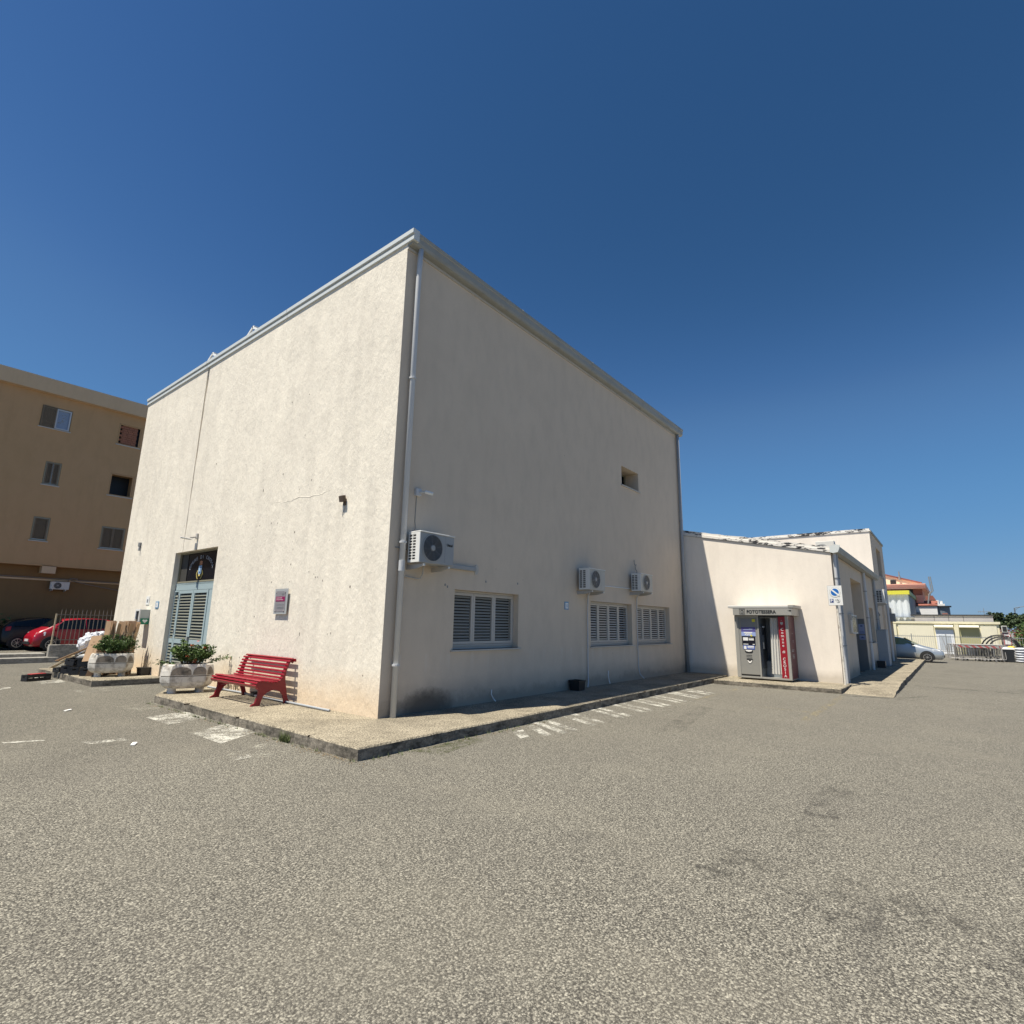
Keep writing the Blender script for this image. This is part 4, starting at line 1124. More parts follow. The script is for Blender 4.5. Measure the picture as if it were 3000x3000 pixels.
# folded cartons standing at the back, open tops
random.seed(4)
for k, (x_, y_, rz) in enumerate(((-.80, 10.02, .3), (-.68, 9.92, .1), (-.56, 9.84, .5), (-.47, 9.78, .2), (-.38, 9.74, .6))):
    t = thing('folded_carton', ['leftmost of the folded brown cartons standing upright behind the planter', 'second from the left of the folded upright cartons behind the planter', 'middle one of the folded upright cartons behind the planter', 'second from the right of the folded upright cartons behind the planter', 'rightmost folded upright carton touching the sunlit wall behind the planter'][k], 'carton', (x_, y_, 0), rz, 'folded cartons behind the planter')
    q = MB(); q.box(-.055, .055, -.10, .10, .0, .98); obj('carton_body', q, 'cardboard_dark', t)
    for s_ in (-1, 1):
        q = MB(); sheet(q, [(s_ * .05, -.11, .94), (s_ * .05, .10, .94), (s_ * (.05 + random.uniform(.0, .05)) + .02, .10, 1.33), (s_ * (.06 + random.uniform(.0, .05)), -.13, 1.33 + random.uniform(-.03, .02))]); obj('flap', q, 'cardboard' if (k + s_) % 3 else 'cardboard_dark', t)
    q = MB(); sheet(q, [(-.05, -.105, .95), (.05, -.105, .95), (.03, -.16, 1.25), (-.04, -.16, 1.28)]); obj('front_flap', q, 'cardboard', t)
q = MB(); q.tube([(-.36, 9.62, 0), (-.39, 9.64, .7), (-.36, 9.66, 1.38)], .011, 6); tag(obj('wooden_stick', q, 'wood_pale'), 'thin wooden stick standing upright beside the cartons at the wall', 'stick')
# slanting planks and sheets
for k, (a, b, w, lab) in enumerate((((-1.50, 11.2, .30), (-.95, 10.4, .72), .12, 'long narrow brown board slanting down from the white bag'), ((-1.55, 11.25, .16), (-1.0, 10.7, .55), .14, 'lower pale board slanting over the black crates'), ((-1.50, 11.6, .10), (-1.2, 11.2, .42), .16, 'short pale board at the left foot of the heap'))):
    q = MB(); q.beam(a, b, w, .02, (0, 0, 1)); tag(obj('board', q, ['cardboard', 'wood_pale', 'wood_pale'][k]), lab, 'board', 'loose boards on the heap')
# crumpled white bag
import mathutils
def blob(name, c, r, mat, parent, seed, amp=.16, sub=4, fr=2.6, flat=-1, bump=0):
    bm = bmesh.new(); bmesh.ops.create_icosphere(bm, subdivisions=sub, radius=1)
    off = Vector((seed * 3.1, seed * 1.7, seed))
    for v in bm.verts:
        p = v.co.copy(); n = mathutils.noise.noise(p * fr + off) + .6 * abs(mathutils.noise.noise(p * fr * 2.3 + off)) + .35 * abs(mathutils.noise.noise(p * fr * 5 + off))
        p *= 1 + amp * (n - .25) ; p = Vector((p.x * r[0], p.y * r[1], max(p.z, flat) * r[2])); v.co = p + Vector(c)
    me = bpy.data.meshes.new(name); bm.to_mesh(me); bm.free(); me.materials.append(MC[mat])
    for q_ in me.polygons: q_.use_smooth = False if bump else True
    o = bpy.data.objects.new(name, me); COL.objects.link(o)
    if parent is not None: o.parent = parent
    return o
t = thing('rubble_sack', 'crumpled white sack on top of the scrap heap', 'sack', (-.98, 11.05, .0))
blob('sack_body', (.08, 0, .72), (.25, .26, .27), 'bag_white', t, 2, .30, 4, 2.4, -.85, 1)
blob('sack_mouth', (.28, -.08, .95), (.20, .14, .09), 'bag_white', t, 5, .5, 4, 2.2, -.9, 1)
t = thing('rubble_sack', 'smaller crumpled white sack low in the scrap heap behind the boards', 'sack', (-.85, 11.0, .0))
blob('sack_body', (0, 0, .26), (.30, .32, .34), 'bag_white', t, 8, .25, 4, 1.8, -.8, 1)
# litter on the asphalt
for (x_, y_, rz, s_, lab) in ((-2.6, 5.0, .3, .05, 'crumpled scrap of white paper on the asphalt near the island'), (-2.75, 1.35, 1.0, .05, 'flat white paper scrap on the asphalt left of the zebra blocks'), (-3.5, 7.1, 2, .04, 'tiny white litter on the asphalt at the left')):
    q = MB(); q.obox((x_, y_, GZ + .012), (math.cos(rz), math.sin(rz), .1), (-math.sin(rz), math.cos(rz), 0), Z, s_, s_ * .5, .006); tag(obj('paper_scrap', q, 'litter_white'), lab, 'litter', 'paper scraps on the asphalt')
# black bucket on the shaded pavement
t = thing('square_bucket', 'black square bucket on the shaded pavement below the blue number tile', 'bucket', (5.42, -.17, 0))
sq = lambda s_, z_: [(-s_, -s_, z_), (s_, -s_, z_), (s_, s_, z_), (-s_, s_, z_)]
q = MB(); q.loft([sq(.12, 0), sq(.135, .21)], caps=False); q.add(sq(.12, .01), [(0, 1, 2, 3)]); obj('shell', q, 'plastic_black', t)
q = MB()
for a_ in (-1, 1): q.box(-.145, .145, a_ * .135 - .008, a_ * .135 + .008, .19, .22); q.box(a_ * .135 - .008, a_ * .135 + .008, -.127, .127, .19, .22)
obj('rim', q, 'plastic_black', t)

# weeds and debris at the kerb foot
random.seed(12)
mb = MB()
def tuft(x, y, z, n, h, s=.03):
    for k in range(n):
        a = random.uniform(0, 2 * PI); d_ = Vector((math.cos(a), math.sin(a), 0)); w_ = d_.cross(Z) * .0035; b = Vector((x, y, z)) + d_ * random.uniform(0, s)
        hh = h * random.uniform(.4, 1); mb.add([b - w_, b + w_, b + d_ * hh * .5 + Z * hh], [(0, 1, 2)])
for k in range(60): tuft(-1.37 - random.uniform(0, .05), random.uniform(-1.4, 5), GZ, 7, .05)
for k in range(12): tuft(-1.39, .15 + random.uniform(-.08, .08), GZ, 14, .17)
for k in range(26): tuft(random.uniform(-1.2, 2.4), -1.44 - abs(random.gauss(0, .05)), GZ, 7, .05)
tag(obj('weeds', mb, 'weed', recalc=False), 'thin weeds growing along the foot of the kerb', kind='stuff')
mb = MB()
for k in range(520):
    if k % 4: x_, y_ = -1.38 - abs(random.gauss(0, .07)), random.uniform(-1.6, 4.6) if k % 3 else random.gauss(-.9, .35)
    else: x_, y_ = random.gauss(.9, .9), -1.46 - abs(random.gauss(0, .06))
    c = Vector((x_, y_, GZ + .004)); a = random.uniform(0, PI); u = Vector((math.cos(a), math.sin(a), random.uniform(0, .3))) * random.uniform(.006, .022); v = Vector((-math.sin(a), math.cos(a), .2)) * random.uniform(.003, .009)
    mb.add([c - u, c - v, c + u, c + v], [(0, 1, 2, 3)])
tag(obj('dry_debris', mb, 'weed_dry', recalc=False), 'dry leaf debris and grit gathered along the kerb', kind='stuff')

# roof lights on the hall
for (y_, lab) in ((9.22, 'left one of two small white-framed skylights peeking over the verge'), (6.79, 'right one of two small white-framed skylights peeking over the verge')):
    t = thing('skylight', lab, 'skylight', (.42, y_, H + .16), 0, 'skylights on the hall roof')
    q = MB(); q.prism([(1.0, 0), (1.0, .25), (0, .82), (-1.1, .25), (-1.1, 0)], (.05, 0, -.10), Y, Z, X, 1.0); obj('pane', q, 'skylight_pane', t)
    q = MB()
    for x_ in (.0, 1.08):
        q.beam((x_, 1.04, .13), (x_, -.02, .77), .04, .055); q.beam((x_, .02, .765), (x_, -1.12, .15), .04, .055)
    q.beam((0, .0, .78), (1.08, .0, .78), .06); obj('frame', q, 'white_matte', t)

# ================================================================== APARTMENT BLOCK (left)
AY = 28.0
ap = thing('apartment_block', 'tan apartment block in its own shade at the left edge behind the cars', 'apartment building', (0, AY, 0))
def aobj(n, mb, mat, p=None, **k):
    for i, v in enumerate(mb.v): mb.v[i] = (v[0], v[1] - AY, v[2])
    return obj(n, mb, mat, p or ap, **k)
AW = [(-.23, .40, 10.82, 11.95), (.37, .93, 7.9 , 9.05), (.28, .95, 5.03, 6.24), (3.02, 4.18, 4.98, 6.17), (3.35, 4.40, 7.75, 8.95, .6), (3.3, 4.38, 10.55, 11.72)]
AW[0] = (-.23, 1.0, 10.80, 11.95); AW[1] = (.40, .95, 7.78, 8.98)
AW = [(-.21, 1.02, 10.81, 11.95, .25), (.33, .98, 7.89, 9.09, .2), (.29, .95, 5.05, 6.24, .2), (3.12, 4.19, 10.77, 11.96, .25), (3.10, 4.20, 7.88, 9.11, .8), (3.11, 4.19, 4.96, 6.17, .2),
      (-6.2, -5.1, 10.8, 11.95, .2), (-6.2, -5.1, 7.9, 9.1, .2), (-6.2, -5.1, 5.0, 6.2, .2)]
q = MB(); wall(q, (0, AY, 0), X, -Y, -16, 14, 3.84, 12.6, AW)
q.quad((14, AY, 3.84), (14, AY + 12, 3.84), (14, AY + 12, 12.6), (14, AY, 12.6)); q.quad((-16, AY, 3.84), (-16, AY + 12, 3.84), (-16, AY + 12, 12.6), (-16, AY, 12.6))
q.quad((-16, AY, 3.84), (14, AY, 3.84), (14, AY + .5, 3.84), (-16, AY + .5, 3.84))
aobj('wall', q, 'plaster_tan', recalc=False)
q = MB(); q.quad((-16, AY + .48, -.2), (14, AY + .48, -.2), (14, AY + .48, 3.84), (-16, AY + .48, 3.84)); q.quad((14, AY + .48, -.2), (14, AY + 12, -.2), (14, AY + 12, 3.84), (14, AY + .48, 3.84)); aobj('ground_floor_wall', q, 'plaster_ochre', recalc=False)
q = MB(); q.box(-16.3, 14.3, AY - .30, AY + 12.3, 12.55, 13.30); aobj('roof_band', q, 'plaster_band')
q = MB(); q.box(-16.3, 14.3, AY - .02, AY + .3, 3.83, 3.9); aobj('string_course', q, 'plaster_tan')
for x_ in (.97, -8, 8.5):
    q = MB(); q.box(x_, x_ + .55, AY - .02, AY + .47, 3.48, 3.86); aobj('corbel', q, 'plaster_band')
q = MB(); q.box(-16, 14, AY + .44, AY + .478, 3.14, 3.22); aobj('cable_ledge', q, 'plaster_band')
def awin(a, b, c, d, kind):
    o = (0, 0, 0); Wp = (0, AY, 0)
    q = MB(); frame_rect(q, Wp, X, -Y, a + .01, b - .01, c + .01, d - .01, .05, .06, .07); w_ = aobj('window', q, 'frame_olive' if kind not in ('hole', 'brick') else 'plaster_tan')
    q = MB(); q.box(a - .05, b + .05, AY - .05, AY + .1, c - .05, c); aobj('sill', q, 'sill_marble', w_)
    if kind == 'shut':
        n_ = 2 if b - a > .64 and a != .29 else 1; ww = (b - a - .12) / n_
        for i in range(n_):
            x0 = a + .06 + ww * i; q = MB(); frame_rect(q, Wp, X, -Y, x0 + .005, x0 + ww - .005, c + .07, d - .07, .05, .04, .05)
            for k in range(20):
                z_ = c + .13 + (d - c - .26) * (k + .5) / 20; q.box(x0 + .05, x0 + ww - .05, AY + .05, AY + .075, z_ - .016, z_ + .014)
            lf = aobj('shutter_leaf', q, 'shutter_brown', w_)
            q = MB(); q.box(x0 + .03, x0 + ww - .03, AY + .085, AY + .09, c + .1, d - .1); aobj('shutter_backing', q, 'shutter_dark', w_)
    elif kind == 'half':
        x0, ww = a + .02, (b - a) * .46
        q = MB(); frame_rect(q, (0, AY, 0), X, -Y, x0, x0 + ww, c + .03, d - .02, .05, .05, 0)
        for k in range(22):
            z_ = c + .1 + (d - c - .2) * (k + .5) / 22; q.box(x0 + .05, x0 + ww - .05, AY - .03, AY, z_ - .018, z_ + .012)
        aobj('shutter_leaf', q, 'shutter_brown', w_)
        q = MB(); q.box(x0 + .04, x0 + ww - .04, AY + .01, AY + .015, c + .06, d - .06); aobj('shutter_backing', q, 'frame_olive', w_)
        q = MB(); frame_rect(q, (0, AY, 0), X, -Y, x0 + ww + .01, b - .04, c + .03, d - .06, .055, .05, .03); aobj('sash', q, 'win_white', w_)
        q = MB(); q.box(x0 + ww + .05, b - .08, AY + .04, AY + .05, c + .08, d - .1); aobj('lace_curtain', q, 'curtain_blue', w_)
        q = MB(); random.seed(2)
        for k in range(16):
            xx = x0 + ww + .12 + random.uniform(0, .30); z_ = c + .35 + random.uniform(0, .5); q.box(xx, xx + .05, AY + .036, AY + .039, z_, z_ + .02)
        aobj('lace_pattern', q, 'frame_olive', w_)
    elif kind == 'hole':
        q = MB(); q.box(a, b, AY + .79, AY + .8, c, d); aobj('dark_interior', q, 'black_hole', w_)
    elif kind == 'brick':
        # opening closed with laid bricks, gaps open at both sides
        rows, hh = 10, (d - c) / 10; base = None
        random.seed(6)
        for r_ in range(rows):
            x_ = a + (.12 if r_ % 2 else .0)
            end = b - (.16 if r_ % 2 == 0 else .0)
            if r_ % 2: x_ = a + .18; end = b - .18
            while x_ < end - .05:
                wb = min(.24, end - x_)
                mbb = MB(); mbb.box(x_ + .004, x_ + wb - .006, AY + .06 + random.uniform(-.012, .012), AY + .18, c + hh * r_ + .003, c + hh * (r_ + 1) - .006)
                aobj('brick', mbb, 'brick_red', w_); x_ += wb
        q = MB(); q.box(a, b, AY + .2, AY + .21, c, d); aobj('dark_interior', q, 'black_hole', w_)
        q = MB(); q.box(a + .17, b - .17, AY + .10, AY + .16, c + .003, d - .003); aobj('mortar', q, 'cardboard_dark', w_)
for i, w_ in enumerate(AW): awin(*w_[:4], ['half', 'shut', 'shut', 'brick', 'hole', 'shut', 'shut', 'shut', 'shut'][i])
ac_ap = make_ac(.74, .38, .22, 'white air conditioner on the ground floor of the tan apartment block', (1.47, AY + .46, 2.72), fan=(.36, .155), front='ac_white', rings=3, rows=5)
q = MB(); q.tube([(-8, AY + .42, 3.28), (1.0, AY + .42, 3.26), (2.2, AY + .4, 3.24), (2.4, AY + .38, 3.32), (2.6, AY + .4, 3.22), (8, AY + .42, 3.2)], .028, 6)
q.tube([(2.3, AY + .4, 3.2), (3.0, AY + .4, 3.05), (4.3, AY + .42, 2.83), (6, AY + .42, 2.78)], .02, 6); q.tube([(2.1, AY + .4, 3.0), (2.25, AY + .38, 3.3), (2.55, AY + .38, 3.3)], .025, 6)
tag(obj('facade_cables', q, 'iron_rail'), 'loose brown cables along the ground floor wall of the tan apartment block', 'cable')

# retaining wall and railing in front of the cars
t = thing('retaining_wall', 'low rough concrete wall carrying the railing at the end of the two steps', 'wall', (-.38, 17.62, 0))
q = MB(); q.box(0, 9.5, -.12, .12, GZ - .1, .44); obj('wall_body', q, 'concrete_grey', t, bevel=.02)
t = thing('railing', 'rusty iron railing with pointed bars on the low wall before the red car', 'railing', (-.32, 17.62, .44))
q = MB(); q.beam((0, 0, -.0), (0, 0, 1.06), .04); obj('post', q, 'wood_pale', t)
for x_ in (2.6, 5.2, 7.8): q = MB(); q.beam((x_, 0, 0), (x_, 0, 1.06), .04); obj('post', q, 'iron_rail', t)
for z_ in (.16, 1.03): q = MB(); q.beam((0, 0, z_), (8.6, 0, z_), .028, .012, (0, 1, 0)); obj('rail', q, 'iron_rail', t)
bar = None
for k in range(68):
    x_ = .12 + k * .125
    if bar is None:
        q = MB(); q.beam((0, 0, .03), (0, 0, 1.16), .019); q.loft([[(-.008, -.006, 1.16), (.008, -.006, 1.16), (.008, .006, 1.16), (-.008, .006, 1.16)], [(-.002, -.001, 1.23), (.002, -.001, 1.23), (.002, .001, 1.23), (-.002, .001, 1.23)]])
        b_ = obj('bar', q, 'iron_rail', t); bar = b_
    else:
        b_ = bar.copy(); COL.objects.link(b_)
    b_.location = (x_, 0, random.uniform(-.02, .02)); b_.rotation_euler = (random.uniform(-.01, .01), random.uniform(-.015, .015), 0)

# ================================================================== CARS
def make_car(name, label, loc, rz, paint, glass='car_glass', sc=1.0, dims=(3.45, .80, 1.44), prof=None, wheel_r=.29, wx=(.62, 2.92), group=None, spokes=8, lightcol='headlight', nose_plate=True):
    """front of the car at x=0 pointing -x; length along +x, built about y=0"""
    Lc, hw, hh = dims
    t = thing(name, label, 'car', loc, rz, group); t.scale = (sc, sc, sc)
    # stations: x, z_low, z_mid(widest), z_belt, z_top, w_low, w_belt, w_top
    st = prof
    n_ = len(st); rings = []
    for (x_, zl, zm, zb, zt, wl, wm, wb, wt) in st:
        half = [(wl * .75, zl), (wl, zl + .06), (wm, zm), (wb, zb), (wt, zt - .035), (wt * .82, zt)]
        rings.append([(x_, -y_, z_) for y_, z_ in half] + [(x_, y_, z_) for y_, z_ in half[::-1]])
    q = MB(); q.loft(rings)
    body = obj('body', q, paint, t); 
    for p_ in body.data.polygons: p_.use_smooth = True
    md = body.modifiers.new('s', 'SUBSURF'); md.levels = md.render_levels = 2
    return t
def car(label, loc, rz, paint, kind, glass, sc, group='parked cars', lights='headlight'):
    if kind == 'hatch':
        Lc, hw, Hc = 3.45, .80, 1.46; wx = (.66, 2.98)
        P = [(0.0, .28, .42, .58, .62, .52, .60, .58, .50), (.05, .20, .42, .62, .70, .64, .70, .66, .56), (.18, .17, .45, .78, .88, .74, .78, .72, .62), (.38, .17, .48, .86, .98, .76, .80, .74, .64), (.54, .17, .5, .90, 1.04, .76, .81, .75, .64), (.98, .17, .5, .92, 1.40, .76, .81, .74, .56), (1.5, .17, .5, .94, 1.46, .76, .81, .74, .56), (2.6, .17, .5, .97, 1.45, .76, .81, .74, .56), (3.05, .17, .5, 1.0, 1.36, .76, .80, .73, .54), (3.32, .2, .5, .98, 1.12, .72, .76, .70, .56), (3.45, .30, .5, .80, .86, .60, .66, .62, .54)]
        win = [[(.70, .965), (1.08, 1.34), (1.85, 1.42), (1.90, .955)], [(1.94, .955), (1.90, 1.42), (2.6, 1.41), (3.0, 1.27), (3.06, 1.0)]]
        ws = [(.55, 1.04, .62), (.97, 1.39, .55)]; rw = [(3.08, 1.33, .50), (3.33, 1.08, .56)]
        hl = (.07, .42, .64, .84)
    else:  # saloon-like hatch (longer bonnet)
        Lc, hw, Hc = 3.9, .83, 1.44; wx = (.78, 3.28)
        P = [(0.0, .26, .40, .52, .56, .54, .62, .60, .50), (.06, .18, .42, .60, .64, .68, .74, .70, .58), (.30, .16, .45, .70, .75, .78, .81, .76, .64), (.80, .16, .48, .82, .90, .79, .83, .78, .66), (1.15, .16, .5, .90, .98, .79, .84, .78, .66), (1.80, .16, .5, .92, 1.36, .79, .84, .77, .58), (2.3, .16, .5, .93, 1.44, .79, .84, .77, .57), (3.0, .16, .5, .96, 1.42, .79, .84, .77, .57), (3.5, .17, .5, .99, 1.30, .79, .83, .76, .55), (3.78, .2, .5, .98, 1.08, .74, .78, .72, .58), (3.9, .30, .5, .80, .86, .60, .68, .64, .54)]
        win = [[(1.24, .965), (1.86, 1.32), (2.36, 1.39), (2.42, .98)], [(2.49, .98), (2.44, 1.39), (3.0, 1.37), (3.42, 1.22), (3.46, 1.02)]]
        ws = [(1.17, .98, .62), (1.80, 1.35, .53)]; rw = [(3.53, 1.26, .50), (3.80, 1.04, .56)]
        hl = (.12, .50, .60, .76)
    t = make_car('parked_car', label, loc, rz, paint, glass, sc, (Lc, hw, Hc), P, group=group)
    def wid(x_, z_):  # side half width by interpolation
        for i in range(len(P) - 1):
            if P[i][0] <= x_ <= P[i + 1][0]:
                f = (x_ - P[i][0]) / (P[i + 1][0] - P[i][0]); a = [P[i][k] + (P[i + 1][k] - P[i][k]) * f for k in range(9)]
                if z_ >= a[3]: g_ = (z_ - a[3]) / max(.02, a[4] - .035 - a[3]); return a[7] + (a[8] - a[7]) * min(1, g_)
                if z_ >= a[2]: return a[6] + (a[7] - a[6]) * (z_ - a[2]) / (a[3] - a[2])
                return a[6]
        return hw
    for s_ in (-1, 1):
        for wq in win:
            q = MB(); k = len(wq)
            # inset grid for following the shoulder
            vs = [(x_, s_ * (wid(x_, z_) + .012), z_) for x_, z_ in wq] + [(x_, s_ * (wid(x_, z_) - .04), z_) for x_, z_ in wq]
            q.add(vs, [tuple(range(k)), tuple(range(k, 2 * k))] + [(i, (i + 1) % k, k + (i + 1) % k, k + i) for i in range(k)])
            obj('side_window', q, glass, t)
        # arches, wheels
        for x_ in wx:
            n2 = 26; rr = .355
            q = MB(); yo = s_ * (wid(x_, .4) + .004)
            q.prism([(math.cos(2 * PI * k / n2) * rr, max(-.14, math.sin(2 * PI * k / n2) * rr)) for k in range(n2)], (x_, yo - s_ * .16, .30), X, Z, Y, s_ * .155)
            obj('wheel_arch', q, 'interior_dark', t)
            w_ = MB(); R_ = .29
            ringp = lambda r_, y_: [(math.cos(2 * PI * k / 28) * r_, y_, math.sin(2 * PI * k / 28) * r_) for k in range(28)]
            w_.loft([ringp(R_ - .02, -.09), ringp(R_, -.07), ringp(R_, .07), ringp(R_ - .02, .085), ringp(.195, .088), ringp(.19, .06)])
            wh = obj('wheel', w_, 'tyre', t); wh.location = (x_, s_ * (wid(x_, .4) - .075), .29); wh.rotation_euler = (0, 0, 0 if s_ > 0 else PI)
            rm = MB(); rm.loft([ringp(.195, .07), ringp(.195, .092), ringp(.175, .094), ringp(.165, .07)], caps=False); rm.loft([ringp(.045, .06), ringp(.045, .098), ringp(.03, .10)])
            for k in range(8):
                a_ = 2 * PI * k / 8; rm.beam((math.cos(a_) * .03, .088, math.sin(a_) * .03), (math.cos(a_) * .175, .088, math.sin(a_) * .175), .014, .028, (0, 1, 0))
            obj('rim', rm, 'rim_metal', wh)
        q = MB(); q.obox((ws[0][0] + .22, s_ * (hw + .06), 1.0), X, Y, Z, .07, .09, .055); obj('mirror', q, 'print_black' if kind != 'hatch' else paint, t, bevel=.02)
        q = MB(); yv = lambda x_, z_: s_ * (wid(x_, z_) + .006)
        q.add([(hl[0], yv(.12, hl[2]) * .93, hl[2]), (hl[1], yv(hl[1], hl[2] + .04), hl[2] + .04), (hl[1] + .02, yv(hl[1], hl[3]) * 1.0, hl[3]), (hl[0] + .08, yv(.2, hl[3]) * .90, hl[3] - .03),
               (hl[0] + .02, yv(.12, hl[2]) * .7, hl[2] + .01), (hl[0] + .13, yv(.2, hl[3]) * .68, hl[3] + .0)], [(0, 1, 2, 3), (0, 3, 5, 4)]); obj('headlight', q, lights, t)
        q = MB(); xb = Lc - .10; q.add([(xb - .06, s_ * .74, .82), (xb - .22, s_ * .79, .84), (xb - .24, s_ * .77, 1.02), (xb - .10, s_ * .72, 1.0), (xb + .02, s_ * .58, .84), (xb - .05, s_ * .58, 1.0)], [(0, 1, 2, 3), (4, 0, 3, 5)]); obj('taillight', q, 'taillight', t)
        q = MB()
        for (x_, z0_, z1_) in ((win[0][3][0] + .03, .30, .95), (win[0][0][0] + .02, .34, .92), (win[1][-1][0] - .02 - .35, .5, .95)): q.beam((x_, s_ * (wid(x_, z0_) + .001), z0_), (x_, s_ * (wid(x_, z1_) + .001), z1_), .008)
        obj('door_seam', q, 'interior_dark', t)
        q = MB(); q.obox((win[0][3][0] - .18, s_ * (wid(2, .8) + .014), .83), X, Y, Z, .08, .012, .014); obj('door_handle', q, paint, t)
    for nm, wq in (('windscreen', ws), ('rear_window', rw)):
        (x0, z0, y0), (x1, z1, y1) = wq; nn = Vector((z0 - z1, 0, x1 - x0)).normalized(); nn = nn if nn.z > 0 else -nn; o_ = nn * .03
        q = MB(); q.add([Vector((x0, -y0, z0)) + o_, Vector((x0, y0, z0)) + o_, Vector((x1, y1, z1)) + o_, Vector((x1, -y1, z1)) + o_, Vector((x0, -y0, z0)) - o_, Vector((x0, y0, z0)) - o_, Vector((x1, y1, z1)) - o_, Vector((x1, -y1, z1)) - o_], [(0, 1, 2, 3), (4, 5, 6, 7), (0, 1, 5, 4), (1, 2, 6, 5), (2, 3, 7, 6), (3, 0, 4, 7)]); obj(nm, q, glass, t)
    q = MB(); q.box(-.012, .03, -.45, .45, .30, .40); obj('grille', q, 'interior_dark', t)
    q = MB(); q.box(-.02, .02, -.25, .25, .42, .52); obj('number_plate', q, 'plate', t)
    q = MB(); q.box(Lc - .03, Lc + .012, -.25, .25, .62, .72); obj('number_plate', q, 'plate', t)
    return t
car('small red hatchback parked behind the railing at the left', (.42, 25.3, -.13), R(3), 'car_red', 'hatch', 'car_glass', 1.0)
car('black hatchback parked behind the red one at the left edge', (3.5, 27.05, -.10), R(182), 'car_black', 'saloon', 'car_glass', 1.0)
car('silver car with alloy wheels nosing out past the end of the low wing', (31.2, -6.48, GZ), R(90), 'car_silver', 'saloon', 'car_glass_green', .90)
# plants by the black car
t = thing('potted_bush', 'dark leafy bush in shade at the left of the black car', 'bush', (-.3, 27.3, 0))
random.seed(14); o = leaf_cloud('foliage', t, 'leaf', 420, lambda: (random.gauss(0, .28), random.gauss(0, .2), .6 + random.gauss(0, .34)), .16); o['kind'] = 'stuff'
q = MB(); q.tube([(0, 0, 0), (.05, 0, .9)], .03, 6); obj('stem', q, 'stem', t)

# ================================================================== LOW WING
lw_ = thing('low_wing', 'low pale wing with sloping flaking coping and a shaded entrance side', 'building', (L, 0, 0))
def lobj(n, mb, mat, p=None, **k):
    for i, v in enumerate(mb.v): mb.v[i] = (v[0] - L, v[1], v[2])
    return obj(n, mb, mat, p or lw_, **k)
zr = lambda y: 4.53 + y * (4.53 - 3.64) / 4.43
q = MB(); q.quad((L + .003, .0, -.2), (L + .003, -D, -.2), (L + .003, -D, zr(-D)), (L + .003, .0, zr(0))); lobj('wall', q, 'plaster_low', recalc=False)
SW = [(16.1, 18.87, -.15, 3.175, .34), (20.42, 22.0, .95, 2.33, .16)]
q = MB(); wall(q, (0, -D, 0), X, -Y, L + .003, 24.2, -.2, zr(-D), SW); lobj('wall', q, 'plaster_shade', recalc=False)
q = MB(); q.prism([(0.02, zr(0) + .12), (-D - .02, zr(-D) + .10), (-D - .02, zr(-D) - .02), (.02, zr(0) - .02)], (L + .16, 0, 0), Y, Z, X, 24.2 - L - .2); lobj('roof', q, 'roofing')
# flaking coping: lower ledge and upper lip along the slope
q = MB(); n_ = 22
def strip(mb, x0, x1, za, zb, dy=0, jit=0):
    pr = []
    for k in range(n_ + 1):
        y = .0 - (D + .06) * k / n_; pr.append((y, zr(y) + za, zr(y) + zb + (random.uniform(-jit, jit) if 0 < k < n_ else 0)))
    ringl = [[(x0, y, a), (x1, y, a), (x1, y, b), (x0, y, b)] for y, a, b in pr]; mb.loft(ringl)
strip(q, L - .035, L + .17, -.0, .085); lobj('coping', q, 'peeled_paint', bevel=.004)
q = MB(); strip(q, L - .0, L + .22, .086, .175, 0, .012); lobj('coping', q, 'peeled_paint')
q = MB(); pr = [(-.002, -.012), (-.03, -.012), (-.03, .0), (-.002, .0)]; q.prism([(0, zr(0) - .014), (-D, zr(-D) - .014), (-D, zr(-D) - .001), (0, zr(0) - .001)], (L - .012, 0, 0), Y, Z, X, .012); lobj('drip_edge', q, 'pipe_dark')
# eaves gutter along the side
q = MB(); q.prism([(0, -.02), (-.08, -.05), (-.20, -.03), (-.235, .06), (-.25, .13), (-.235, .15), (0, .13)], (L - .08, -D, 3.66), Y, Z, X, 11.2); lobj('gutter', q, 'gutter_metal')
q = MB(); q.prism([(0, -.02), (-.08, -.05), (-.20, -.03), (-.24, .06), (-.27, .16), (-.15, .20), (0, .14)], (L - .10, -D, 3.66), Y, Z, X, .03); lobj('gutter_end', q, 'trim_metal')
for (x_, r_, top, mt) in ((12.62, .045, 3.62, 'pipe_grey'), (12.86, .06, 3.62, 'pipe_dark'), (19.35, .05, 3.62, 'pipe_grey'), (22.75, .05, 3.62, 'pipe_dark')):
    q = MB(); q.tube([(x_, -D - .07, -.02), (x_, -D - .07, top)], r_, 10); o = lobj('downpipe', q, mt)
    for c in (1.0, 1.9, 2.9):
        q = MB(); q.tube([(x_, -D - .07, c - .012), (x_, -D - .07, c + .012)], r_ + .012, 10); lobj('pipe_clamp', q, 'sign_grey', o)
